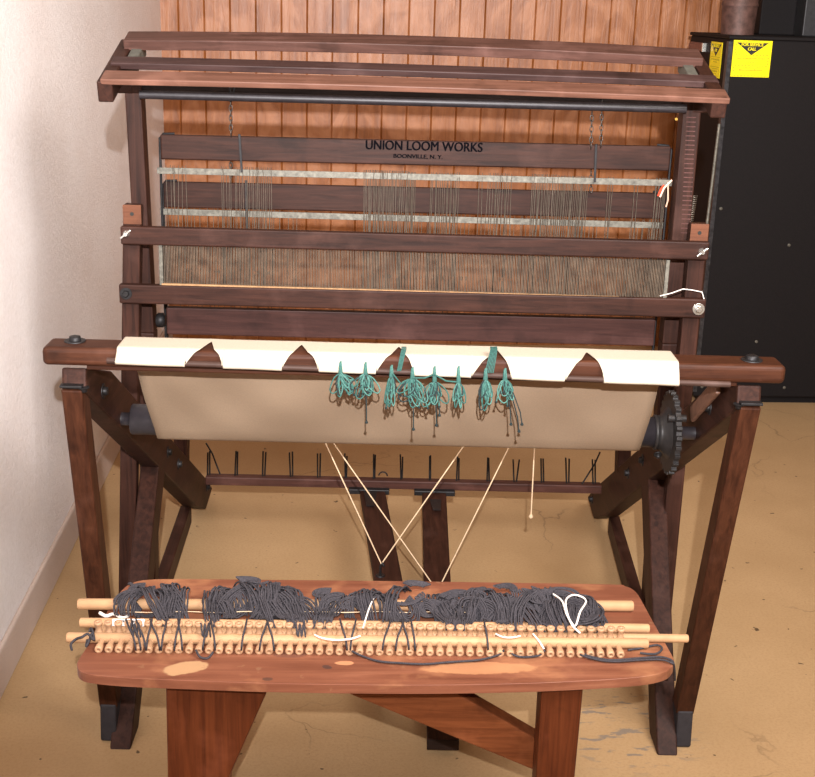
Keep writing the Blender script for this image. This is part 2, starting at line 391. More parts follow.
# ------------------------------------------------------------------ loom
loom = empty('floor_loom', L2W((0, 2.62, 0)))
tag(loom, 'dark brown wooden floor loom with a cream apron over its front beam', 'loom')
def LP(mb, name, m, parent=None, bevel=.003, label=None):
    o = mb.build(name, m, parent or loom, bevel)
    if label: o['label'] = label
    return o
XW, TH = .581, .042        # arm plane, member thickness
XO = .592                # outer plane
def bolt(p, axis, parent, r=.011, mat=IRON, name='bolt'):
    mb = MB(); mb.lathe(p, axis, [(0, r*1.6), (.002, r*1.6), (.0021, r*1.55)], 18)
    q = Vector(p)+Vector(axis).normalized()*.002
    mb.lathe(q, axis, [(0, r), (.006, r*.95), (.0075, r*.7)], 6)
    return LP(mb, name, mat, parent, 0)
# side frames --------------------------------------------------
BY0, BY1 = 2.012, 2.078     # breast beam depth
pl_ = at(42, 365, Y=BY0); pr_ = at(785, 385.5, Y=BY0)
tl_ = at(41.5, 346.4, Y=BY0); tr_ = at(785, 367, Y=BY0)
BX0, BX1, BZ0, BZ1 = pl_.x, pr_.x, (pl_.z+pr_.z)/2, (tl_.z+tr_.z)/2
print('beam', BX0, BX1, BZ0, BZ1)
for sgn, P2t, P2b in ((-1, (152.5, 461), (120, 750)), (1, (654.5, 472), (667.5, 756))):
    # diagonal arm
    a0 = Vector((sgn*XW, 2.075, .795)); e = at(203 if sgn < 0 else 597, 491 if sgn < 0 else 502, X=sgn*(XW-.02)); a1 = Vector((sgn*XW, e.y, e.z))
    if sgn < 0: print('arm end', a1, at(86, 391, X=-(XW-TH/2)))
    u = (a1-a0).normalized(); nrm = Vector((0, -u.z, u.y)) * 1
    h = .095
    poly = [at(u_, v_, X=-(XW-TH/2)) for u_, v_ in ((86, 368), (112, 371), (207, 479), (212.5, 488), (206, 509), (197, 506), (93, 399), (86, 391))]
    poly = [Vector((sgn*XW-TH/2, p.y, p.z)) for p in poly]
    a1 = Vector((sgn*XW, poly[3].y, poly[3].z))
    arm = LP(MB().prism(poly, (TH, 0, 0)), 'diagonal_arm', LW['y'], None, .004)
    for (bu, bv) in (((103, 391), (168, 452), (178.5, 464), (207, 487)) if sgn < 0 else ((709.5, 407.5), (642.5, 460), (628, 473), (592, 499))):
        q = at(bu, bv, X=sgn*(XW-TH/2)); bolt(q, (-sgn, 0, 0), arm, .009)
    # front post, outer plane
    cxo = sgn*.583; ptop = Vector((cxo, 2.030, .868)); pb = at(109 if sgn < 0 else 682.5, 742 if sgn < 0 else 748, Z=.0)
    pbot = Vector((pb.x, pb.y+.03, .078))
    post = LP(MB().bar(ptop-Vector((0, 0, .075)), pbot, .036, .044), 'front_post', REDW['z'])
    LP(MB().box((cxo-.019, 2.004, .7935), (cxo+.019, 2.052, .798)), 'iron_plate', IRON, post, .001)
    bolt((cxo-sgn*.02, 2.015, .7935), (0, 0, -1), post, .006)
    LP(MB().bar((pbot.x, pbot.y, .081), (pbot.x+sgn*.001, pbot.y-.006, 0), .032, .05), 'foot_block', plain('dark_rubber', (.022, .02, .024), .7), post, .004)
    # leaning front leg in arm plane
    lt = at(*P2t, X=sgn*XW); lb = at(*P2b, Z=0); lb = Vector((lb.x, lb.y+.03, 0))
    dd = (lb-lt).normalized()
    topp = lt-dd*.00; 
    leg = MB().hexa([(lb.x-.021, lb.y-.03, 0), (lb.x+.021, lb.y-.03, 0), (lb.x+.021, lb.y+.05, 0), (lb.x-.021, lb.y+.05, 0)],
                    [(lt.x-.021, lt.y-.032, lt.z+.0), (lt.x+.021, lt.y-.032, lt.z+.0), (lt.x+.021, lt.y+.042, lt.z-.035), (lt.x-.021, lt.y+.042, lt.z-.035)])
    legp = LP(leg, 'front_leg', LW['z'], None, .003)
    bolt((lb.x-sgn*.021, lb.y+.03, .16), (-sgn, 0, 0), legp, .008)
    # low side rail, from front foot to the rear end of the arm
    LP(MB().bar((lb.x*1.005, lb.y+.09, .08), (sgn*.602, a1.y-.22, a1.z+.01), .030, .052), 'side_rail', LW['y'])
    # rear post
    rp = at(184.5 if sgn < 0 else 619, 442 if sgn < 0 else 452, Y=3.02)
    LP(MB().bar((rp.x, 3.02, rp.z+.20), (sgn*(XW), 3.02, .20), .034, .05), 'rear_post', LW['z'])
    # castle post
    ct = at(131.5 if sgn < 0 else 693.5, 89 if sgn < 0 else 108, Y=2.63); cm = at(145.5 if sgn < 0 else 671.5, 334 if sgn < 0 else 345, Y=2.63)
    dxy = (cm-ct)/(cm.z-ct.z)*-1
    cb = ct+(cm-ct)*((ct.z-0)/(ct.z-cm.z))
    cb.x = sgn*(XO)
    ctt = ct.copy(); 
    w_ = .034 if sgn < 0 else .038
    castle = LP(MB().bar((ct.x+sgn*-.0, 2.66, ct.z+.03), (cm.x, 2.66, cm.z), w_, .046).bar((cm.x, 2.66, cm.z), (sgn*.60, 2.66, 0), w_, .046), 'castle_post', LW['z'])
    # bracket arm carrying the top rails
    f0 = at(105 if sgn < 0 else 719, 92 if sgn < 0 else 108, Y=2.475); b0 = at(127 if sgn < 0 else 697, 51 if sgn < 0 else 68, Y=2.75)
    br = MB().bar(f0, b0+Vector((0, .02, .004)), .030, .042)
    brk = LP(br, 'top_bracket', LW['y'])
    LP(MB().bar(f0.lerp(b0, .55)+Vector((-sgn*.030, 0, .006)), b0+Vector((-sgn*.030, 0, .006)), .022, .030), 'bracket_strip', plain('grey_green_strip', (.085, .085, .07), .6), brk, .002)
    LP(MB().box((min(ct.x, ct.x+sgn*.045), 2.635, ct.z-.01), (max(ct.x, ct.x+sgn*.045), 2.685, ct.z+.035)), 'bracket_cleat', LW['x'], brk)
# breast beam ---------------------------------------------------
beam = LP(MB().box((BX0, BY0, BZ0), (BX1, BY1, BZ1)), 'breast_beam', REDW['x'], None, .009)
beam.modifiers[0].segments = 4
lbd = at(88, 374, Y=BY0+.012); rbd = at(700, 391, Y=BY0+.012)
LP(MB().box((-XW+.022, BY0+.012, BZ0-.009), (XW-.022, BY1, BZ0)), 'beam_batten', REDW['x'], beam, .002)
for u_, v_ in ((75, 339), (752, 358)):
    q = at(u_, v_, Z=BZ1+.004); bolt((q.x, q.y, BZ1), (0, 0, 1), beam, .0115)
# beater ----------------------------------------------------------
RY = 2.548
def rail(u0, v0, u1, v1, hpx, name, axis='x', Y=RY, th=.020):
    a = at(u0, v0, Y=Y); b = at(u1, v1, Y=Y); c_ = at(u0, v0+hpx, Y=Y); h = a.z-c_.z
    m = MB().hexa([(a.x, Y, a.z-h), (b.x, Y, b.z-h), (b.x, Y+th, b.z-h), (a.x, Y+th, a.z-h)], [(a.x, Y, a.z), (b.x, Y, b.z), (b.x, Y+th, b.z), (a.x, Y+th, a.z)])
    return m
beater = LP(rail(120, 226.5, 710, 242.5, 18, ''), 'beater_cap', LW['x'], None, .003)
lower = LP(rail(118.5, 284.5, 706.5, 299.5, 19, ''), 'beater_race', LW['x'], None, .003)
for u_, v_ in ((126.5, 233.5), (701.5, 251.5)):
    q = at(u_, v_, Y=RY); mb = MB(); mb.lathe(q, (0, -1, 0), [(0, .007), (.004, .007), (.006, .005), (.014, .004)], 12)
    mb.bar(q+Vector((-.011, -.009, -.009)), q+Vector((.011, -.009, .009)), .006, .004, (0, 1, 0)); LP(mb, 'wing_nut', CHROME, beater, .001)
q = at(126, 293.5, Y=RY); bolt(q, (0, -1, 0), lower, .008)
q = at(698.5, 309, Y=RY); bolt(q, (0, -1, 0), lower, .008, CHROME)
for tu, tv, bu, bv in ((131.5, 205.5, 129, 452), (700.5, 224.5, 676.5, 468)):
    Y = RY+.020
    a = at(tu, tv, Y=Y); b = at(bu, bv, Y=Y+.01)
    k = (b-a)/(a.z-b.z); g = b+k*(b.z-.02)
    sw = LP(MB().bar((a.x, Y+.018, a.z), (b.x+k.x*b.z, Y+.018, 0), .037, .030), 'beater_sword', LW['z'])
    hh = .040
    LP(MB().box((a.x-.019, Y+.001, a.z-hh), (a.x+.019, Y+.004, a.z+.001)), 'sword_end', BLOCKW, sw, .001)
    MB().lathe((a.x, Y+.001, a.z-.018), (0, -1, 0), [(0, .004), (.0008, .004)], 12).build('peg_hole', BLK, sw)
# reed
ra_ = at(160.5, 247, Y=RY+.008); rb_ = at(668, 262, Y=RY+.008); rc_ = at(160.5, 284, Y=RY+.008)
mb = MB(); nx = 330
zt0, zt1 = ra_.z+.004, rb_.z+.004; hz = ra_.z-rc_.z+.012
for i in range(nx+1):
    t = i/nx; xx = ra_.x+(rb_.x-ra_.x)*t; z = zt0+(zt1-zt0)*t
    jit = rnd.uniform(-.0004, .0004)
    mb.box((xx-.0007+jit, RY+.008, z-hz), (xx+.0007+jit, RY+.014, z))
reed = LP(mb, 'reed', plain('aged_reed', (.085, .062, .042), .6, .2, .5, 40), None, 0)
for t in (0, 1):
    xx = ra_.x+(rb_.x-ra_.x)*t; z = zt0+(zt1-zt0)*t
    LP(MB().box((xx-.004, RY+.006, z-hz), (xx+.004, RY+.016, z)), 'reed_end', STEEL, reed, .001)
LP(MB().hexa([(ra_.x, RY+.005, zt0-hz+.004), (rb_.x, RY+.005, zt1-hz+.004), (rb_.x, RY+.018, zt1-hz+.004), (ra_.x, RY+.018, zt0-hz+.004)],
             [(ra_.x, RY+.005, zt0-hz+.010), (rb_.x, RY+.005, zt1-hz+.010), (rb_.x, RY+.018, zt1-hz+.010), (ra_.x, RY+.018, zt0-hz+.010)]), 'reed_spine', plain('tan_binding', (.30, .17, .08), .8), reed, .001)
# top rails ---------------------------------------------------------
def top_rail(u0, v0, u1, v1, Y, name_m, w_=.058, h_=.019, bow=0, kk=0):
    a = at(u0, v0, Y=Y); b = at(u1, v1, Y=Y)
    n = Vector((0, cos(radians(17)), sin(radians(17))))
    up = Vector((0, -n.z, n.y))
    a = a+n*w_/2-up*0; b = b+n*w_/2
    mb = MB().bar(a, b, w_, h_, n, segs=12, bow=(0, 0, bow))
    return LP(mb, 'top_rail', name_m, None, .002)
top_rail(100, 82, 730, 101.5, 2.470, TOPW, .050, .012, bow=.004)
top_rail(110.5, 66, 719, 85.5, 2.575, wood((.022, .011, .010), (.055, .029, .026), 'x', .5), .040, .014, bow=.003)
top_rail(123.5, 45.5, 703, 63.5, 2.690, wood((.040, .018, .013), (.095, .045, .035), 'x', .5), .060, .022, bow=.0095)
# harness roller and upper bar
a = at(140, 94.5, Y=2.62); b = at(686, 109, Y=2.62)
roller = LP(MB().tube([a, b], .0088, 20), 'harness_roller', DKPAINT, None, 0)
a2 = at(140, 87, Y=2.66); b2 = at(686, 101, Y=2.66)
LP(MB().bar(a2, b2, .02, .018, (0, 1, 0)), 'castle_crossbar', wood((.012, .008, .007), (.03, .018, .015), 'x'))
mb = MB(); mb.lathe(at(676, 119, Y=2.63), (0, -1, 0), [(0, .003), (.004, .003)], 10); LP(mb, 'brass_nail', plain('brass', (.6, .38, .08), .3, .7), roller, 0)
# harnesses ----------------------------------------------------------
HA, HB = 2.675, 2.715
def harness(Y, top, hb, bot_z, clusters, nm, name_txt=False, wires=()):
    (u0, v0, u1, v1, hp) = top
    r_ = rail(u0, v0, u1, v1, hp, '', Y=Y, th=.012)
    o = LP(r_, 'harness', LW['x'], None, .003)
    a = at(hb[0], hb[1], Y=Y+.002); b = at(hb[2], hb[3], Y=Y+.002)
    LP(MB().bar(a, b, .003, .0135, (0, 1, 0)), 'heddle_bar', STEEL, o, .0005)
    az = at(u0, v0, Y=Y); bz = at(u1, v1, Y=Y)
    for p, s_ in ((az, 1), (bz, -1)):
        mb = MB()
        mb.tube([(p.x+s_*.03, Y+.006, p.z+.002), (p.x+s_*.006, Y+.006, p.z+.001), (p.x-s_*.002, Y+.006, p.z-.008), (p.x-s_*.002, Y+.006, bot_z-.02)], .0028, 8)
        LP(mb, 'frame_wire', IRON, o, 0)
    for wx in wires:
        p = at(wx[0], wx[1], Y=Y); q = at(wx[2], wx[3], Y=Y)
        LP(MB().bar(p+Vector((0, -.003, 0)), q+Vector((0, -.003, 0)), .005, .003, (1, 0, 0)), 'heddle_bar_hook', IRON, o, .0005)
    return o, a, b
oA, a_, b_ = harness(HA, (160, 134.5, 671.5, 146.5, 25), (157, 170.5, 672, 183), .62, None, 'a', wires=((239.5, 134, 242, 172), (596, 144, 594.5, 182)))
aA, bA = a_, b_
oB, aB, bB = harness(HB, (163, 181.5, 667, 193.5, 26), (160, 211.5, 664, 225.5), .60, None, 'b', wires=((246, 180, 247, 232),))
# lower shaft bars behind the beater
lowb = LP(rail(166, 307.5, 656, 319.5, 27, '', Y=2.64, th=.02), 'lower_shaft', wood((.028, .011, .009), (.06, .024, .019), 'x'), None, .003)
q = at(160, 320, Y=2.65); LP(MB().lathe(q+Vector((.012, 0, 0)), (-1, 0, 0), [(0, .010), (.004, .0165), (.016, .0165), (.02, .012)], 18), 'shaft_knob', IRON, lowb, 0)
# heddles
CLU = [(165, 186, 7), (220, 232, 5), (234, 272, 19), (363, 415, 40), (430, 460, 16), (478, 482, 2), (487, 512, 12), (531, 588, 40), (606, 614, 3), (632, 640, 2), (655, 667, 8)]
BCL = [(176, 300, 22), (363, 470, 30), (500, 600, 24), (630, 662, 10)]
base = None; cnt = 0; stuffs = []
zl = .70
def heddle_mesh():
    mb = MB(lambda p: Vector(p)); z0 = 0
    mb.tube([(0, 0, .012), (.0012, 0, .006), (0, 0, -.002), (0, 0, -.125)], .00075, 4, False)
    mb.tube([(0, 0, -.125), (.0022, 0, -.132), (0, 0, -.139)], .0006, 4, False); mb.tube([(0, 0, -.125), (-.0022, 0, -.132), (0, 0, -.139)], .0006, 4, False)
    mb.tube([(0, 0, -.139), (0, 0, -.27)], .00075, 4, False)
    return mb
proto = heddle_mesh().build('heddle', WIRE, oA, origin=(0, 0, 0))
pos = []
for c0, c1, k in CLU:
    for i in range(k):
        u_ = c0+(c1-c0)*(i+rnd.uniform(.2, .8))/k; t = (u_-157)/(672-157); pos.append((oA, aA.lerp(bA, t)))
pos2 = []
for c0, c1, k in BCL:
    for i in range(k):
        u_ = c0+(c1-c0)*(i+rnd.uniform(.1, .9))/k; t = (u_-160)/(664-160); pos2.append((oB, aB.lerp(bB, t)))
indiv = pos[:65]+pos[85:120]
rest = pos[65:85]+pos[120:]
first = True
for par, p in indiv+pos2[:0]:
    h_ = proto if first else proto.copy()
    if not first: COL.objects.link(h_)
    first = False
    h_.location = L2W(p+Vector((0, rnd.uniform(-.004, .004), 0)))-wloc(par); h_.parent = par
    h_.rotation_euler = (rnd.uniform(-.015, .015), rnd.uniform(-.03, .03), rnd.uniform(0, 3))
for par, ps in ((oA, rest),):
    mb = MB()
    for _, p in ps:
        dx = rnd.uniform(-.006, .006); mb.tube([p+Vector((0, 0, .01)), p+Vector((dx*.3, .002, -.10)), p+Vector((dx, 0, -.27))], .0008, 4, False)
    o = mb.build('heddle_wires', WIRE, par); o['kind'] = 'stuff'
pb_ = heddle_mesh().build('heddle', WIRE, oB, origin=(0, 0, 0)); first = True
for par, p in pos2:
    h_ = pb_ if first else pb_.copy()
    if not first: COL.objects.link(h_)
    first = False
    h_.location = L2W(p)-wloc(par); h_.parent = par; h_.rotation_euler = (0, rnd.uniform(-.03, .03), rnd.uniform(0, 3))
# maker's lettering
mp_ = at(424, 146.5, Y=HA); mxd = (L2W((1, 0, 0))-L2W((0, 0, 0))); tilt = (bA.z-aA.z)/(bA.x-aA.x)
xd = mxd+Vector((0, 0, tilt))
INK = plain('stencil_ink', (.0025, .002, .003), .9, 0, .3, 60, .1, .05)
lw = at(482, 146, Y=HA).x-at(365.5, 146, Y=HA).x
text_mesh('stencil_lettering', 'UNION LOOM WORKS', .03, INK, oA, L2W((mp_.x, HA-.0008, mp_.z)), xd, (0, 0, 1), .0008, lw, .0195)
mp2_ = at(418, 156.6, Y=HA)
text_mesh('stencil_lettering', 'BOONVILLE, N. Y.', .02, INK, oA, L2W((mp2_.x, HA-.0008, mp2_.z)), xd, (0, 0, 1), .0005, lw*.42, .0095)
# chains
def chain(u_, v0_, v1_, Y, u1_=None):
    a = at(u_, v0_, Y=Y); b = at(u1_ or u_, v1_, Y=Y); d = b-a; L = d.length; k = max(3, int(L/.010)); d = d.normalized(); mb = MB()
    for i in range(k):
        c_ = a+(b-a)*((i+.5)/k); sd = Vector((1, 0, 0)) if i % 2 else Vector((0, 1, 0)); pts_ = []
        for j in range(9):
            th = 2*pi*j/8; pts_.append(c_+d*(cos(th)*.0075)+sd*(sin(th)*.0035))
        mb.tube(pts_, .0011, 5, False)
    return LP(mb, 'lifting_chain', plain('tarnished_chain', (.09, .075, .065), .4, .8), None, 0)
chain(230.5, 91, 135, 2.645, 231); chain(230.8, 158, 182, 2.70)
chain(602, 99, 146, 2.645, 601); chain(592, 110, 148, 2.66, 591); chain(591, 170, 192, 2.70)
for (u_, v_) in ((232, 89), (601.5, 104)):
    q = at(u_, v_, Y=2.632); LP(MB().tube([q+Vector((0, .004, .008)), q+Vector((-.005, -.004, .004)), q+Vector((-.004, -.004, -.006)), q+Vector((.004, -.004, -.006)), q+Vector((.005, 0, .003))], .0018, 8), 'chain_hook', IRON, None, 0)
# toothed side of right castle post
mb = MB()
for i in range(26):
    t = i/26; q = at(693.0-6*t, 118+120*t, Y=2.6375); mb.box((q.x-.010-.004, 2.6365, q.z), (q.x+.006, 2.638, q.z+.0022))
LP(mb, 'post_ridges', wood((.05, .02, .016), (.10, .045, .04), 'z'), None, 0)
mb = MB()
for u0_, v0_, u1_, v1_, k, Y in ((694.5, 196, 690, 222, 14, 2.66), (674.5, 190, 671, 232, 20, 2.70)):
    a = at(u0_, v0_, Y=Y); b = at(u1_, v1_, Y=Y)
    pts_ = []
    for i in range(k*8+1):
        t = i/(k*8); c_ = a.lerp(b, t); th = 2*pi*t*k; pts_.append(c_+Vector((cos(th)*.006, sin(th)*.006, 0)))
    LP(MB().tube(pts_, .0013, 5), 'coil_spring', plain('dull_spring', (.12, .10, .08), .4, .7), None, 0)
# cloth beam ----------------------------------------------------------
CB = Vector((0, 2.275, .647)); RB = .030
xl = at(141, 421, Y=2.275).x-.02
xg = at(668, 425, Y=CB.y).x; xl = at(132, 421, Y=2.275).x; x_0 = -XW+TH/2
roll = LP(MB().lathe((x_0, CB.y, CB.z), (1, 0, 0), [(0, .013), (xl-x_0, .013), (xl-x_0, RB-.002), (xl-x_0+.002, RB), (xg-x_0, RB), (xg-x_0, .013), (XW-TH/2-x_0, .013)], 32), 'cloth_beam', DKPAINT, None, 0)
def gear(mb, x, R, th, n=26):
    poly = []
    for i in range(n):
        for k_, rr in ((0, R), (.35, R), (.5, R-.006), (.95, R-.006)):
            t = 2*pi*(i+k_)/n; poly.append((x, CB.y+rr*cos(t), CB.z+rr*sin(t)))
    mb.prism(poly, (th, 0, 0))
xg = at(668, 425, Y=CB.y).x
mb = MB(); gear(mb, xg, .083, .011)
rt = LP(mb, 'ratchet_wheel', plain('cast_iron', (.022, .020, .020), .5, .3, .3), None, .001)
LP(MB().lathe((xg-.028, CB.y, CB.z), (1, 0, 0), [(0, .033), (.002, .0345), (.006, .0345), (.0065, .033), (.014, .035), (.022, .045), (.028, .052)], 30), 'hub', rt.data.materials[0], rt, 0)
bolt((xg-.018, CB.y-.015, CB.z-.040), (0, -1, -.6), rt, .005)
q = at(671, 402, Y=CB.y-.055); LP(MB().tube([(xg-.012, CB.y-.045, CB.z+.045), (xg+.022, CB.y-.045, CB.z+.045)], .0075, 12), 'pawl_pin', rt.data.materials[0], rt, 0)
# pawl lever from the wheel up to the beam
a = at(676, 418, X=XW-.03); b = at(702, 393, X=XW-.032)
LP(MB().bar((XW-.034, CB.y-.02, CB.z+.045), (XW-.034, 2.10, .80), .010, .032, (1, 0, 0)), 'pawl_lever', plain('worn_lever', (.14, .07, .045), .5), None, .004)
# canvas under the beam, down to the cloth beam
cwL = at(135, 378, Y=2.10).x; cwR = at(660, 389, Y=2.10).x
ax0 = at(156, 437, Y=2.24).x; ax1 = at(641, 446, Y=2.24).x
RR = RB+.008
vs = []; fs = []
prof = []
prof.append((BY1+.004, BZ1-.004)); prof.append((BY1+.006, BZ0-.004))
ty, tz = CB.y+RR*cos(radians(224)), CB.z+RR*math.sin(radians(224))
for i in range(1, 9):
    t = i/8; prof.append((BY1+.012+(ty-BY1-.012)*t, BZ0+(tz-BZ0)*t-.004*math.sin(pi*t)))
for i in range(1, 14):
    th = radians(224)+radians(18*i); prof.append((CB.y+RR*cos(th), CB.z+RR*sin(th)))
nX = 60; npf = len(prof)
for j, (yy, zz) in enumerate(prof):
    t = min(1, j/9); x0_ = cwL+(ax0-cwL)*t; x1_ = cwR+(ax1-cwR)*t
    for i in range(nX+1):
        s_ = i/nX; X = x0_+(x1_-x0_)*s_
        wv = 2.4*(.004*math.sin(s_*17+j*.5)*(1+.5*math.sin(s_*7))+.0022*math.sin(s_*41-j*.8+2*math.sin(s_*9)))*math.sin(pi*t*.95) if j < 10 else 0
        vs.append((X, yy-abs(wv)*0-wv*.8, zz+wv*.3))
for j in range(npf-1):
    for i in range(nX): k = j*(nX+1)+i; fs.append((k, k+1, k+nX+2, k+nX+1))
cv = MB().add(vs, fs, True).build('lower_canvas', CLOTH2, loom)
md = cv.modifiers.new('thick', 'SOLIDIFY'); md.thickness = .0012
LP(MB().lathe(at(642.5, 425, Y=2.235), (0, -1, .3), [(0, .008), (.004, .006), (.006, .002)], 7), 'canvas_knot', CORDM, None, 0)
# apron over the beam with pointed openings ------------------------------
g0, g1 = at(117, 355, Y=BY0).x, at(678, 372, Y=BY0).x
rodL = at(107, 360.5, Y=BY0-.010); rodR = at(730, 384.5, Y=BY0-.010)
RZ0, RZ1 = rodL.z, rodR.z
rodo = LP(MB().tube([rodL, rodR], .0052, 12), 'apron_rod', wood((.03, .016, .012), (.06, .034, .027), 'x'), None, 0)
slope = (RZ1-RZ0)/(rodR.x-rodL.x)
OPEN = []
for (pu, pv, lu, lv, ru, rv) in ((211.5, 341, 185.5, 366, 222.5, 369.5), (301.5, 344, 282, 371, 318, 373), (399, 346, 376, 375, 413, 377), (494.5, 346.5, 471.5, 380, 510.5, 381), (586.5, 351.5, 565, 382, 603.5, 384)):
    l = at(lu, lv, Y=BY0-.012); r = at(ru, rv, Y=BY0-.012)
    p = at(pu, pv, Z=BZ1+.003)
    OPEN.append((l.x, p.x, r.x, p.y))
def rz(x): return RZ0+(x-rodL.x)*slope
# path parameter: s in metres along the fold: top back -> top front edge -> down the face -> round rod
def apath(s, x):
    top = BY1-BY0+.006; rr = .008
    if s < top-rr: return (BY1+.004-s, BZ1+.0025)
    s2 = s-(top-rr); arc = rr*pi/2*1.2
    if s2 < arc:
        t = s2/arc*pi/2; return (BY0+rr-.002-(rr+.0)*sin(t), BZ1+.0025-rr*(1-cos(t)))
    d = s2-arc; zstart = BZ1+.0025-rr; L = zstart-rz(x)+.001
    if d < L:
        t = d/L; return (BY0-.002-.0165*t**.7, zstart-d)
    th = (d-L)/.0062
    return (BY0-.0105-.0080*cos(th), rz(x)+.001-.0066*sin(th))
def seam(x):   # s where the front face reaches the rod
    top = BY1-BY0+.006; return top-.008+.008*pi/2*1.2+(BZ1+.0025-.008-rz(x)+.001)
NX, NS = 420, 26
def peak_s(py): return BY1+.004-py
cols = []
xs_ = [g0+(g1-g0)*i/NX for i in range(NX+1)]
for x in xs_:
    smax = seam(x)+.0062*pi*.9
    for (l, p, r, py) in OPEN:
        if l < x < r:
            t = (x-l)/(p-l) if x < p else (r-x)/(r-p)
            sp = peak_s(py); full = seam(x); edge = BY1-BY0+.001; hgt = t**(.85 if x < p else .62)
            smax = full+(edge-full)*hgt/.7 if hgt < .7 else edge+(sp-edge)*(hgt-.7)/.3
            break
    cols.append(smax)
vs = []; fs = []
for i, x in enumerate(xs_):
    for j in range(NS+1):
        s = cols[i]*j/NS
        y, z = apath(s, x)
        vs.append((x, y-.0009*math.sin(x*55+s*9)*min(1, s/.08), z))
for i in range(NX):
    for j in range(NS): k = i*(NS+1)+j; fs.append((k, k+1, k+NS+2, k+NS+1))
ap = MB().add(vs, fs, True).build('apron', CLOTH, loom); ap['label'] = 'cream canvas apron with five pointed openings'
md = ap.modifiers.new('thick', 'SOLIDIFY'); md.thickness = .0012; md.offset = 0
# treadles ------------------------------------------------------------------
TBY = 3.12
ta = at(206, 479, Y=TBY); tb = at(601, 488, Y=TBY)
tbar = LP(MB().bar(ta, tb, .030, .024, (0, 1, 0)), 'treadle_bar', wood((.03, .012, .009), (.075, .03, .022), 'x'), None, .003)
for i, u_ in enumerate((207.5, 235, 262.5, 290.5, 317.7, 345.4, 373.6, 401, 429.4, 456.5, 487, 514, 541.5, 566.5, 593)):
    for k in range(2):
        uu = u_+(k*2.2 if i > 8 or i < 5 else k*1.0)
        v0_ = 475+(uu-206)/395*9; lean = rnd.uniform(-1.2, 1.2)+(3.5 if (i in (11,) and k) else 0)
        a = at(uu, v0_+1, Y=TBY+.004*k); b = at(uu+lean, v0_-24+rnd.uniform(-1.5, 2), Y=TBY+.004*k)
        MB().tube([a, b], .0024, 6).build('iron_pin', IRON, tbar)
for u0_, v0_, u1_, v1_ in ((206, 443, 220, 474), (600, 452, 582, 484)):
    a = at(u0_, v0_, Y=TBY-.01); b = at(u1_, v1_, Y=TBY-.012); MB().tube([a, a.lerp(b, .35)+Vector((.004, 0, 0)), b], .0022, 6).build('tie_wire', IRON, tbar)
q = at(383, 476, Y=TBY); MB().tube([q+Vector((.012*cos(t), 0, .012*sin(t))) for t in (0, .6, 1.2, 1.8, 2.4, 3.0)], .002, 6).build('wire_loop', IRON, tbar)
Yt = 2.13
for k, (hx, hv, lu, ru, fl, fr, fv, fz) in enumerate(((369, 490, 360, 385, 392, 424, 694, .10), (434.5, 491.5, 422, 446, 427, 459, 743, .035))):
    a = at((lu+ru)/2, hv+4, Y=TBY-.03); 
    e = at((fl+fr)/2, fv, Y=Yt)
    a.z = max(a.z, .05)
    wA = at(ru, hv+4, Y=a.y).x-at(lu, hv+4, Y=a.y).x; wE = at(fr, fv, Y=Yt).x-at(fl, fv, Y=Yt).x
    print('treadle', a, e, wA, wE)
    e.z = max(e.z, .016)
    tr = LP(MB().bar(a, e, wA, .022, (1, 0, 0), w2=wE), 'treadle', LW['y'], None, .003)
    if k == 1: LP(MB().box((e.x-wE/2, Yt-.004, max(.001, e.z-.014)), (e.x+wE/2, Yt+.002, e.z+.008)), 'treadle_end', wood((.012, .007, .005), (.03, .016, .012), 'x'), tr, .001)
    hg = at(hx, hv, Y=TBY-.022)
    LP(MB().box((hg.x-.055, TBY-.036, hg.z-.008), (hg.x+.055, TBY-.016, hg.z+.006)), 'hinge', IRON, tr, .002)
    c_ = at(hx+1, hv+12, Y=TBY-.09); dz_ = a.lerp(e, (a.y-c_.y)/(a.y-e.y)).z+.012
    LP(MB().prism([(c_.x-.018, TBY-.04, dz_), (c_.x+.018, TBY-.04, dz_), (c_.x+.012, TBY-.14, dz_-.0), (c_.x-.008, TBY-.14, dz_)], (0, 0, .002)), 'hinge_strap', IRON, tr, 0)
    if k == 0:
        q = at(380.5, 564, Y=2.60); t = (a.y-2.60)/(a.y-e.y); zz = a.lerp(e, t).z+.011
        hookbase = Vector((q.x, 2.60, zz)); LP(MB().tube([hookbase, hookbase+Vector((0, 0, .025)), hookbase+Vector((.004, 0, .033)), hookbase+Vector((.008, 0, .025))], .003, 8), 'treadle_hook', IRON, tr, 0)
        LP(MB().lathe(hookbase, (0, 0, 1), [(0, .011), (.003, .010)], 12), 'hook_washer', IRON, tr, 0)
        K1 = hookbase+Vector((.002, 0, .030))
    else:
        t = .52; p = a.lerp(e, t); q = at(438, 578, Y=p.y); K2 = Vector((q.x, p.y, p.z+.02))
        q = at(438, 578, Y=2.62); tt = (a.y-2.62)/(a.y-e.y); K2 = Vector((q.x, 2.62, a.lerp(e, tt).z+.018))
        LP(MB().tube([K2-Vector((.006, 0, .014)), K2+Vector((-.003, 0, 0)), K2+Vector((.004, 0, 0)), K2-Vector((-.006, 0, .014))], .0026, 8), 'screw_eye', IRON, tr, 0)
for (u0_, v0_), (K, u1_, v1_) in (((324, 440), (K1, 380, 550)), ((463, 447), (K1, 383, 550)), ((332, 441), (K2, 437, 576)), ((508, 449), (K2, 440, 578))):
    K_ = K; top = at(u0_, v0_, Y=2.68)
    d = top-K; top2 = top+d*.30
    LP(MB().tube([K, top2], .0016, 6), 'tie_cord', CORDM, None, 0)
a = at(534.5, 447, Y=2.6); b = at(531, 516, Y=2.6)
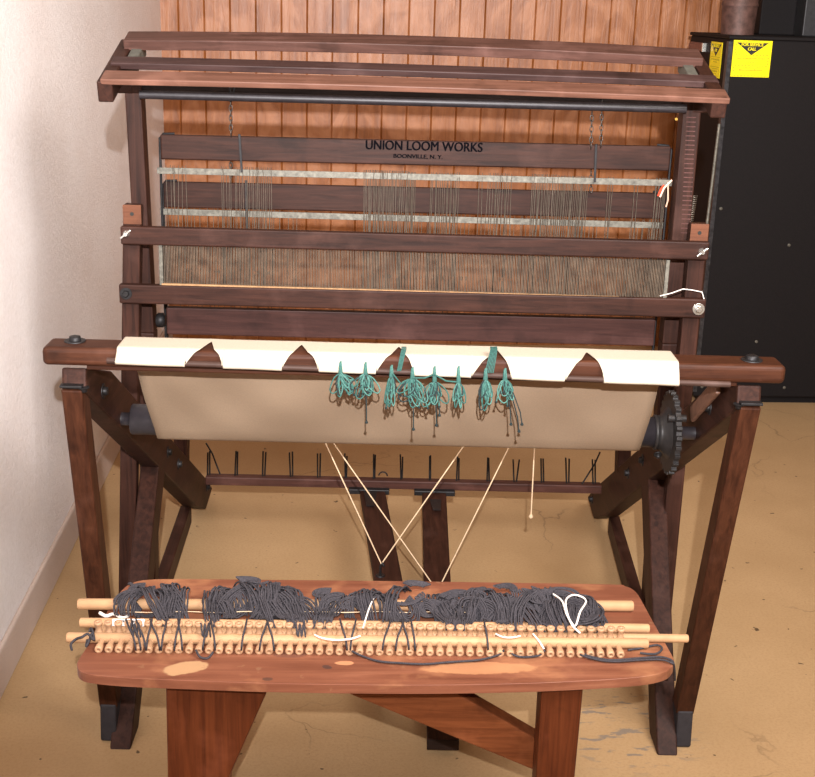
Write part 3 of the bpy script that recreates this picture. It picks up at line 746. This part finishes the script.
o = LP(MB().tube([a+(a-b)*.6, b], .0016, 6), 'tie_cord', CORDM, None, 0); LP(MB().lathe(b-Vector((0, 0, .006)), (0, 0, 1), [(0, .002), (.004, .006), (.010, .003)], 8), 'cord_knot', CORDM, o, 0)
# white tie string on right sword, red and white thread on the harness
pts_ = [at(u_, v_, Y=RY-.004) for u_, v_ in ((660, 296), (672, 293), (683, 289), (692, 290), (702, 292), (704, 299))]
LP(MB().tube(pts_, .0011, 6), 'tie_string', WHITE, None, 0)
pts_ = [at(u_, v_, Y=HA-.008) for u_, v_ in ((672, 180), (668, 184), (664, 188), (660, 197))]
LP(MB().tube(pts_, .0022, 6), 'string_tie', plain('pale_pink_thread', (.75, .50, .38), .9), oA, 0)
pts_ = [at(u_, v_, Y=HA-.006) for u_, v_ in ((668, 182), (668, 192), (668, 200), (666, 207))]
LP(MB().tube(pts_, .0018, 6), 'string_tie', plain('peach_thread', (.75, .45, .32), .9), oA, 0)
pts_ = [at(u_, v_, Y=HA-.007) for u_, v_ in ((664, 185), (661, 189), (658, 196))]
LP(MB().tube(pts_, .0024, 6), 'string_tie', plain('red_thread', (.55, .05, .02), .9), oA, 0)

# ------------------------------------------------------------------ teal ties on the apron rod
def tie(u_, v_, wpx, hpx, ends, label, long_end=None, strands=7, anchor=0):
    Yr = BY0-.020; mb = [MB(), MB(), MB()]
    def P(du, dv, dy=0): return at(u_+du, v_+dv, Y=Yr+dy)
    root_p = P(0, 0)
    e = empty('yarn_tie', L2W(P(0, hpx))); 
    # loop round rod / through the cloth
    for k in range(4):
        off = (k-1.5)*1.0; pts = [P(off, 3, -.001), P(off*.8, -3, -.003), P(off*.4, -7-anchor, -.003), P(off*.2+.5, -8.5-anchor, .001)]
        mb[k % 2].tube(pts, .0014, 5)
    mb[0].lathe(P(0, 2, -.001), (0, 0, -1), [(-.004, .003), (0, .0045), (.004, .003)], 8)
    for k in range(strands):
        sgn = 1 if k % 2 else -1; W = wpx*rnd.uniform(.25, 1)*sgn*.5; Hh = hpx*rnd.uniform(.45, 1); sway = rnd.uniform(-.35, .35)*wpx; n = 14; pts = []
        for i in range(n+1):
            t = 2*pi*i/n; r_ = 1+.1*math.sin(3*t+k)
            pts.append(P(W*.5*(1-cos(t))*.6+sway*math.sin(t/2)+W*.75*math.sin(t)*r_*.8, 3+Hh*(1-cos(t))/2, -.004-.008*math.sin(t/2)*rnd.uniform(.5, 1)))
        mb[k % 3 if k % 5 else 0].tube(pts, .00125, 5)
    for k in range(ends):
        du = rnd.uniform(-.5, .6)*wpx; dv = hpx*rnd.uniform(.7, 1.1)
        pts = [P(0, 3, -.003), P(du*.5, dv*.4, -.009), P(du, dv, -.006)]; mb[k % 3].tube(pts, .0013, 5)
        mb[2].lathe(pts[-1], (0, 0, -1), [(-.001, .0018), (.002, .0025), (.003, .001)], 6)
    if long_end:
        for du, dv in long_end:
            pts = [P(0, 3, -.004), P(du*.5, dv*.35, -.010), P(du*.9, dv*.75, -.006), P(du, dv, -.004)]; mb[2].tube(pts, .0011, 5); mb[2].lathe(pts[-1], (0, 0, -1), [(-.002, .002), (.002, .003), (.003, .001)], 6)
    for m_, mt, nm in zip(mb, TEALS, ('teal_strands', 'pale_teal_strands', 'dark_strands')):
        if m_.v: m_.build(nm, mt, e)
    tag(e, label, 'yarn tie', 'teal yarn ties on the apron rod')
tie(340.5, 371, 24, 24, 3, 'teal yarn bow, leftmost on the apron rod, with short knotted ends', None, 10, 1)
tie(365.5, 372, 20, 26, 5, 'teal yarn tie, second from the left, with a knotted dark end hanging down', [(1, 50)], 9, 1)
tie(391.5, 374, 14, 32, 1, 'narrow teal yarn loop at the left corner of the middle apron opening', None, 8)
tie(412.5, 376, 26, 30, 3, 'round tangled teal yarn tie at the right corner of the middle apron opening', [(1, 53)], 12)
tie(434.5, 379, 20, 28, 4, 'teal yarn tie on the cream cloth just right of the middle opening', [(5, 36), (2, 46)], 9, 4)
tie(458.5, 380, 13, 27, 0, 'plain oval teal yarn loop between the two openings holding yarn', None, 8, 5)
tie(485.5, 377, 13, 34, 1, 'long teal yarn loops at the left of the fourth apron opening', None, 9)
tie(505, 377, 20, 26, 3, 'teal yarn tie with three long dark knotted ends, rightmost on the rod', [(6, 47), (17, 47), (14, 54)], 9)
# connecting threads
def thread(pts, m, label, r=.0015):
    o = MB().tube([at(a_, b_, Y=BY0-.026+(c_[0] if c_ else 0)) for a_, b_, *c_ in pts], r, 6).build('teal_thread', m); tag(o, label, 'thread'); return o
thread([(341, 373), (347, 380), (355, 380), (364, 374)], TEALS[1], 'teal thread sagging between the two leftmost yarn ties')
thread([(393, 374), (401, 384), (410, 380)], TEALS[0], 'teal thread joining the two yarn ties at the middle opening')
thread([(413, 378), (425, 378), (434, 374), (446, 381), (457, 382)], TEALS[0], 'teal thread strung across the cloth to the plain oval loop')
th_ = MB()
for k in range(6):
    a = at(494+(k-2.5)*1.2, 350, Y=BY0+.002); b = at(489+(k-2.5)*1.6, 373, Y=BY0-.018); th_.tube([a+Vector((0, .014, .0015)), a+Vector((0, 0, .002)), a.lerp(b, .45)+Vector((0, -.006, .004)), a.lerp(b, .8)+Vector((0, -.002, 0)), b], .0011, 5)
th_.build('beam_lashing', TEALS[0], beam); th_ = MB()
for k in range(4):
    a = at(404+(k-1.5)*1.3, 350, Y=BY0+.002); b = at(399+(k-1.5)*1.1, 371, Y=BY0-.018); th_.tube([a+Vector((0, .014, .0015)), a+Vector((0, 0, .002)), a.lerp(b, .45)+Vector((0, -.006, .004)), a.lerp(b, .8)+Vector((0, -.002, 0)), b], .0011, 5)
th_.build('beam_lashing', TEALS[0], beam)

# ------------------------------------------------------------------ bench
BZ = .44
bench = empty('bench', L2W((0, 1.85, 0))); tag(bench, 'reddish brown wooden bench with rounded corners standing in front of the loom', 'bench')
TT = .016
outline = [(77, 665), (81, 671.5), (95, 675), (130, 678), (190, 680.5), (260, 683), (340, 684.5), (430, 685), (520, 683.5), (590, 680.5), (640, 677), (663, 672.5), (671.5, 667), (674, 661), (672, 655),
           (655, 625), (643, 603), (636, 592), (625, 586), (600, 584), (400, 581), (200, 579), (150, 579.5), (132, 583), (122, 590), (112, 603), (98, 628), (86, 648), (79, 659)]
_o = outline; outline = []
for i in range(len(_o)):
    p0, p1, p2, p3 = (_o[(i+k) % len(_o)] for k in (-1, 0, 1, 2))
    for k in range(4):
        t = k/4; outline.append(tuple(.5*((2*p1[c])+(p2[c]-p0[c])*t+(2*p0[c]-5*p1[c]+4*p2[c]-p3[c])*t*t+(3*p1[c]-p0[c]-3*p2[c]+p3[c])*t**3) for c in (0, 1)))
tp = [at(u_, v_, Z=BZ) for u_, v_ in outline]
print('bench y', min(p.y for p in tp), max(p.y for p in tp), min(p.x for p in tp), max(p.x for p in tp))
def bench_mat():
    m, nt, b = new_mat('bench_top_wood'); v = coords(nt, (3, 45, 45), False)
    n = N(nt, 'ShaderNodeTexNoise', Scale=1.0, Detail=7, Roughness=.65, Distortion=.5); nt.links.new(v, n.inputs[0])
    c = ramp(nt, n.outputs[0], [(.3, (.12, .038, .020)), (.55, (.19, .068, .037)), (.75, (.27, .11, .062))])
    v2 = coords(nt, (6, 9, 9), False); n2 = N(nt, 'ShaderNodeTexNoise', Scale=1.0, Detail=5, Roughness=.6); nt.links.new(v2, n2.inputs[0])
    c = mix(nt, ramp(nt, n2.outputs[0], [(.52, (0,)*3), (.68, (.55,)*3)]), c, (.45, .21, .10))
    # bare spots where the stain has worn off
    for (u_, v_, rx, ry, rot, col, st_) in ((184, 668, .044, .022, .35, (.42, .25, .13), .95), (480, 668, .11, .022, 0, (.50, .25, .12), .6), (345, 663, .018, .008, 0, (.50, .24, .12), .8), (327, 667, .010, .007, -.5, (.06, .03, .025), .9), (268, 679, .010, .006, 0, (.07, .035, .025), .8), (290, 655, .035, .010, 0, (.10, .045, .035), .5)):
        c0_ = L2W(at(u_, v_, Z=BZ))-bench_top_origin
        tc = N(nt, 'ShaderNodeTexCoord'); mp = N(nt, 'ShaderNodeMapping'); mp.vector_type = 'TEXTURE'
        mp.inputs['Location'].default_value = (c0_.x, c0_.y, c0_.z); mp.inputs['Rotation'].default_value = (0, 0, rot); mp.inputs['Scale'].default_value = (rx, ry, 1)
        nn = N(nt, 'ShaderNodeTexNoise', Scale=45, Detail=4); nt.links.new(tc.outputs['Object'], nn.inputs[0])
        nt.links.new(tc.outputs['Object'], mp.inputs[0])
        g = N(nt, 'ShaderNodeTexGradient', gradient_type='SPHERICAL'); nt.links.new(mp.outputs[0], g.inputs[0])
        ad = N(nt, 'ShaderNodeMath', operation='MULTIPLY_ADD'); nt.links.new(nn.outputs[0], ad.inputs[0]); ad.inputs[1].default_value = .6; nt.links.new(g.outputs['Fac'], ad.inputs[2])
        c = mix(nt, ramp(nt, ad.outputs[0], [(.42, (0,)*3), (.55, (st_,)*3)]), c, col)
    nt.links.new(c, b.inputs['Base Color']); b.inputs['Roughness'].default_value = .42; b.inputs['Specular IOR Level'].default_value = .35
    bump(nt, b, n.outputs[0], .3, .001)
    return m
ws = [L2W(p) for p in tp]
bench_top_origin = Vector(((min(p.x for p in ws)+max(p.x for p in ws))/2, (min(p.y for p in ws)+max(p.y for p in ws))/2, BZ-TT))
bt = MB().prism([Vector((p.x, p.y, BZ-TT)) for p in tp], (0, 0, TT)).build('bench_top', bench_mat(), bench, .006, 3)
y0b = min(p.y for p in tp)
LY = y0b+.045
def poly_px(pts, Y, th): return MB().prism([at(u_, v_, Y=Y) for u_, v_ in pts], (0, th, 0))
zt_ = BZ-TT
def leg_poly(top, bot, Y, th, mid=None):    # x at top, x at the height seen at the photo's lower edge, extended to the floor
    out = []
    mb = MB()
    tl, tr = at(top[0], 695, Y=Y).x, at(top[1], 695, Y=Y).x; bl, br = at(bot[0], 777, Y=Y), at(bot[1], 777, Y=Y)
    z7 = bl.z; kl = (bl.x-tl)/(zt_-z7); kr = (br.x-tr)/(zt_-z7)
    lx_, rx_ = tl+kl*zt_, max(tr+kr*zt_, tl+kl*zt_+.05)
    if mid: 
        mx, mz = at(mid[0], mid[1], Y=Y).x, at(mid[0], mid[1], Y=Y).z
        rx_ = br.x
        pts = [(tl, zt_), (tr, zt_), (mx, mz), (br.x, z7), (rx_, 0), (bl.x, 0)]
    else: pts = [(tl, zt_), (tr, zt_), (br.x, z7), (br.x, 0), (bl.x, 0)]
    return MB().prism([(p[0], Y, p[1]) for p in pts], (0, th, 0))
leg_poly((166, 274), (165.5, 229), LY, .04, (262, 704)).build('leg', BENCHLEG['z'], bench, .004)
leg_poly((187, 252), (187, 222), LY+.22, .04).build('leg', BENCHLEG['z'], bench, .004)
leg_poly((541, 583), (537, 575), LY, .05).build('leg', BENCHLEG['z'], bench, .004)
ba = at(352, 693, Y=LY+.045); bb = at(418, 693, Y=LY+.045)
MB().prism([at(u_, v_, Y=LY+.052) for u_, v_ in ((346, 693), (456, 693), (552, 748), (552, 778))], (0, .035, 0)).build('brace', wood((.09, .024, .008), (.20, .062, .022), 'x', .4), bench, .003)

# ------------------------------------------------------------------ dowels and pegged rods on the bench
def onb(u_, v_, h): return at(u_, v_, Z=BZ+h)
R1 = .0085
def dowel(u0_, v0_, u1_, v1_, r, label, mat=DOWEL, name='dowel', lift=0):
    a = onb(u0_, v0_, r+lift); b = onb(u1_, v1_, r+lift)
    o = MB().lathe(a, b-a, [(0, r*.85), (.002, r), ((b-a).length-.002, r), ((b-a).length, r*.85)], 20).build(name, mat)
    if label: tag(o, label, 'dowel')
    return o, a, b
dowel(78, 604, 633, 606, .0095, 'pale wooden dowel at the back of the bench, under the charcoal yarn')
dowel(80, 622.5, 649, 628.5, .0080, 'pale wooden dowel with a small white label, between the yarn and the pegs')
e_, a_, b_ = dowel(99, 630, 688, 638.5, .0070, None, name='rod')
def peg_mesh(mb, p, d, r=.0062, L=.028):
    mb.lathe(p, d, [(-.002, r*.7), (.001, r*.75), (.004, r*.72), (L*.45, r*.74), (L*.62, r*1.0), (L*.93, r*1.04), (L, r*.9), (L, r*.36), (L-.005, r*.3)], 14)
# the rear pegged rod
fr_, fa, fb_ = dowel(67, 637.5, 648, 643.5, .0085, None, name='rod')
front = rear = empty('peg_rack', L2W(fa.lerp(fb_, .5))-Vector((0, 0, .0085))); fr_.parent = front; fr_.location = fr_.location-front.location
e_.parent = front; e_.location = e_.location-front.location
tag(front, 'pale wooden rack of two joined rods with two rows of pegs along the bench front', 'peg rack')
NP = 53
proto_f = proto_r = None
dF = Vector((0, -1, -.10)).normalized(); dR = Vector((0, -.12, 1)).normalized()
Rm = None
for i in range(NP):
    t = i/(NP-1)
    uF = 102+(618-102)*t; c_ = onb(uF, 640.0+4.5*t, .0085); c_ = Vector((c_.x, fa.y+(fb_.y-fa.y)*(c_.x-fa.x)/(fb_.x-fa.x), .0085+BZ))
    if i == 0:
        proto_f = MB(); peg_mesh(proto_f, c_+dF*.006, dF); proto_f = proto_f.build('peg', PEGM, front); o = proto_f; cF = c_
    else:
        o = proto_f.copy(); COL.objects.link(o); o.location = proto_f.location+(L2W(c_)-L2W(cF))
    uR = 99+(620-99)*t; ym = (a_.y+(b_.y-a_.y)*t)-.0075; d_ = at(uR, 632.8+6.2*t, Y=ym); d_ = Vector((d_.x, ym, d_.z))
    if i == 0:
        mb = MB(); mb.lathe(d_, dR, [(0, .0064), (.004, .0064), (.006, .0047), (.015, .0047), (.018, .0066), (.0215, .0066), (.0215, .0022), (.018, .002)], 14)
        proto_r = mb.build('flanged_peg', PEGM, rear); cR = d_
    else:
        o = proto_r.copy(); COL.objects.link(o); o.location = proto_r.location+(L2W(d_)-L2W(cR))
# paper label on the middle dowel
lp = onb(128.5, 620.5, .017); MB().box((lp.x-.024, lp.y-.002, lp.z-.0095), (lp.x+.024, lp.y+.0005, lp.z-.0005))
pl0 = onb(113, 621.5, .0165); pl1 = onb(145, 622, .0165)
mb = MB()
for i in range(9):
    th = radians(-30+i*14)
pv = []; fs = []
cen = onb(113, 623, .008); cen2 = onb(145, 623.4, .008)
for i in range(9):
    th = radians(-20+i*13); dy, dz = -cos(th)*.0084, sin(th)*.0084
    pv += [(cen.x, cen.y+dy, BZ+.008+dz), (cen2.x, cen2.y+dy, BZ+.008+dz)]
    if i: k = 2*i; fs.append((k-2, k-1, k+1, k))
pl_o = MB().add(pv, fs).build('paper_label', plain('white_paper', (.85, .80, .76), .7, 0, .05))
md = pl_o.modifiers.new('t', 'SOLIDIFY'); md.thickness = .0004
tag(pl_o, 'small white printed paper label stuck around the middle dowel near its left end', 'label')
mb = MB()
q = cen.x+.010; yb = cen.y-cos(radians(50))*.0089; zb_ = BZ+.008+sin(radians(50))*.0089
while q < cen2.x-.008:
    wd = rnd.uniform(.0008, .002); mb.box((q, yb-.0008, zb_-.0022), (q+wd, yb+.0004, zb_+.0022)); q += wd+rnd.uniform(.0006, .0014)
mb.build('printed_marks', BLK, pl_o)

# ------------------------------------------------------------------ yarn
def strand(mb, pts, r=.0019):
    # smooth with Catmull-Rom
    P = [Vector(p) for p in pts]; out = []
    for i in range(len(P)-1):
        p0, p1, p2, p3 = P[max(i-1, 0)], P[i], P[i+1], P[min(i+2, len(P)-1)]
        for k in range(4):
            t = k/4; out.append(.5*((2*p1)+(p2-p0)*t+(2*p0-5*p1+4*p2-p3)*t*t+(3*p1-p0-3*p2+p3)*t**3))
    out.append(P[-1]); mb.tube(out, r, 5)
YBACK, YFRONT = onb(350, 604, .01).y, onb(350, 624, .01).y
def minz(y):       # keep strands above the bench and dowels
    z = BZ+.003
    if abs(y-YBACK) < .013: z = BZ+.022
    if abs(y-YFRONT) < .012: z = BZ+.0185
    return z
def heap(u0_, u1_, hfun, n, label, name='yarn_bundle', lean=1, wild=1.0):
    mb = MB(); x0_, x1_ = onb(u0_, 610, .02).x, onb(u1_, 610, .02).x; done = 0
    while done < n:
        t = rnd.random(); x = x0_+(x1_-x0_)*t; H = .006+hfun(t)*rnd.uniform(.45, 1.1); m_ = 8
        yb_ = YBACK+rnd.uniform(-.004, .032); yf_ = YFRONT+rnd.choice((-.018, -.006, .012, .03))
        sl = lean*rnd.uniform(-.1, 1)*.06+rnd.uniform(-.03, .03)*wild; w1, w2, ph = rnd.uniform(.003, .009)*wild, rnd.uniform(3, 7), rnd.uniform(0, 6)
        kk = rnd.randint(4, 11); width = rnd.uniform(.006, .016)
        loop = rnd.random() < .32*wild; R_ = rnd.uniform(.008, .017); ex = rnd.uniform(1.1, 2.4); ang = rnd.uniform(-.8, .8); tilt = rnd.uniform(.3, 1.1); cy = rnd.uniform(YFRONT+.004, YBACK+.01); ns = rnd.uniform(5, 8)
        for s_ in range(kk if not loop else min(kk, 6)):
            o_ = (s_-kk/2)*.0034+rnd.uniform(-.0012, .0012); pts = []; hz_ = rnd.uniform(-.004, .003)
            if not loop:
                for i in range(m_+1):
                    q = i/m_; y = yb_+(yf_-yb_)*q
                    xx = x+o_+sl*q+w1*math.sin(w2*q+ph)+rnd.uniform(-.0012, .0012)
                    hgt = H*math.sin(pi*min(1, q*.93+.09))**.7
                    pts.append((xx, y+rnd.uniform(-.002, .002), max(minz(y)+.001+.002*rnd.random(), BZ+.004+hgt+hz_*math.sin(pi*q)+rnd.uniform(-.0015, .0015))))
            else:
                for i in range(int(ns)):
                    a = ph+i*.7; rr = R_*(1+.16*(s_-2)+rnd.uniform(-.06, .06)); dx_, dy_ = rr*ex*cos(a), rr*.6*math.sin(a)
                    xx = x+dx_*cos(ang)-dy_*math.sin(ang); yy = min(max(cy+dx_*math.sin(ang)+dy_*cos(ang), YFRONT-.014), YBACK+.036)
                    hh_ = H*max(0, math.sin(pi*min(1, max(0, (YBACK+.035-yy)/.085))))**.6
                    pts.append((xx, yy, max(minz(yy)+.002, BZ+.004+hh_+rr*tilt*math.sin(a)*.5+.001*s_)))
            strand(mb, pts, .00165); done += 1
    o = mb.build(name, YARN); tag(o, label, 'yarn', 'charcoal yarn on the bench dowels'); return o
hump = lambda c, w, h: (lambda t: h*math.exp(-((t-c)/w)**2))
heap(120, 146, lambda t: .036*(.35+.65*math.sin(pi*t)), 40, 'small charcoal yarn loops at the left end of the back dowel', lean=1.0, wild=1.5)
heap(152, 170, lambda t: .034*(.7+.3*math.sin(pi*t)), 56, 'charcoal yarn bundle hanging over the middle dowel just right of the paper label', lean=.3, wild=.8)
heap(201, 222, lambda t: .024, 30, 'low sparse charcoal yarn loops between the left bundle and the big twisted bundle', lean=.3, wild=.6)
heap(225, 282, lambda t: .016+.026*math.sin(pi*min(1, t*.8+.1)), 150, 'large twisted charcoal yarn bundle on the left half of the dowels', lean=1.1, wild=.9)
heap(318, 345, lambda t: .018, 26, 'thin scattered charcoal strands where the bare dowel shows', lean=-.5, wild=.7)
heap(362, 462, lambda t: .016+.020*math.sin(pi*min(1, t+.12)), 150, 'loosely tangled charcoal yarn at the middle of the dowels', lean=.3, wild=1.3)
heap(468, 588, lambda t: .022+.020*math.sin(pi*t), 290, 'thickest charcoal yarn heap on the right half of the dowels', lean=-.1, wild=1.1)
# skein end at right
mb = MB()
for k in range(16):
    p = []; R_ = rnd.uniform(.5, 1)
    for i in range(13):
        a = -pi*.6+i*pi*1.2/12; u_ = 578+26*R_*cos(a); v_ = 612-13*R_*math.sin(a)
        p.append(onb(u_, v_, .018+.014*rnd.random()*.6+.004))
    strand(mb, p)
tag(mb.build('yarn_bundle', YARN), 'rounded looped end of the charcoal skein at the far right of the heap', 'yarn', 'charcoal yarn on the bench dowels')
# lashings across pegs
for u_ in list(range(133, 152, 5))+[157, 163, 176, 181, 205, 214, 243, 262, 272, 345, 352, 385, 398, 407, 414, 487]:
    mb = MB(); du = rnd.choice((-7, -5, -3, 4, 6))
    strand(mb, [onb(u_+du, 619, .024), onb(u_+du*.6, 627, .034), onb(u_, 636, .030), onb(u_-du*.3, 645, .022), onb(u_-du*.4, 650, .010)], .0017)
    mb.build('yarn_lashing', YARN, front)
for u_ in (136, 206, 301):
    mb = MB(); strand(mb, [onb(u_+k*1.9-5, 623+(k % 2)*14, .033-(k % 2)*.012) for k in range(6)], .0015); mb.build('yarn_lashing', YARN, front)
# loose strands in front of pegs
def loose(pts, label, r=.0019, name='loose_yarn', m=YARN):
    mb = MB(); strand(mb, [onb(*p) for p in pts], r); o = mb.build(name, m); tag(o, label, 'string' if m is WHITE else 'yarn'); return o
loose([(352, 651, .012), (360, 655, .004), (378, 661, .004), (400, 663, .004), (425, 664, .004), (450, 662, .004), (478, 660, .004), (498, 655, .004), (504, 650, .012)], 'long charcoal strand lying on the bench in front of the middle pegs')
loose([(196, 650, .010), (200, 657, .004), (208, 658, .004), (213, 652, .010)], 'short charcoal loop on the bench by the worn patch')
loose([(508, 650, .01), (516, 656, .004), (528, 657, .004), (540, 655, .004), (545, 650, .01)], 'charcoal strand curved under the pegs right of the middle')
for k, lab in enumerate(('upper of the charcoal strands trailing to the bench right corner', 'lower of the charcoal strands trailing to the bench right corner')):
    loose([(580, 652+k*2.5, .005), (592, 657+k*1.5, .004), (612, 660+k*1.5, .004), (640, 658+k*2, .004), (660, 657+k*2.5, .004), (671, 660+k*2.5, .004), (674, 666, -.006), (675, 680, -.06 if k else -.05)], lab)
loose([(628, 650, .004), (642, 648, .004), (657, 645, .004), (662, 649, .004), (655, 654, .004), (640, 653, .004)], 'charcoal loop beyond the right end of the front rod')
loose([(92, 633, .019), (89, 641, .012), (86, 646, .005), (91, 628, .018), (94, 640, .016), (88, 634, .020), (82, 637, .018), (76, 639, .012), (71, 644, .006), (72, 650, .002)], 'frayed charcoal yarn tied round the left ends of the rods', .0022)
loose([(315, 635, .034), (322, 638, .036), (335, 640, .036), (350, 639, .036), (360, 636, .034)], 'thick white string laid across the pegs left of middle', .0017, 'white_string', WHITE)
loose([(375, 596, .03), (370, 606, .034), (366, 618, .032), (363, 628, .026)], 'white string lying down the yarn left of the tangled middle', .0015, 'white_string', WHITE)
loose([(553, 594, .05), (562, 601, .055), (567, 615, .055), (575, 626, .04), (580, 612, .055), (586, 602, .055), (582, 597, .055), (573, 595, .055), (566, 600, .056), (567, 612, .052), (572, 625, .042), (580, 633, .03)], 'white string tied in a bow on the right end of the yarn heap', .0017, 'white_string', WHITE)
loose([(496, 634, .034), (503, 637, .036), (512, 637.5, .036), (520, 636, .034)], 'short white string across the pegs right of middle', .0016, 'white_string', WHITE)
loose([(533, 634, .034), (539, 641, .034), (544, 649, .026)], 'white string end hanging over a peg below the bow', .0016, 'white_string', WHITE)
loose([(100, 613, .012), (106, 616, .014), (114, 614, .014), (122, 618, .014), (128, 616, .012)], 'frayed white string beside the left end of the back dowel', .0032, 'white_string', WHITE)
# white core string along the back dowel
loose([(120+i*32, 611.5+(i % 2)*1.0, .016) for i in range(13)], 'thin pale string running along the front of the back dowel', .0009, 'pale_string', CORDM)
loose([(506, 588, .030), (510, 588, .034), (514, 590, .030)], 'scrap of white string on top of the yarn heap', .003, 'white_string', WHITE)
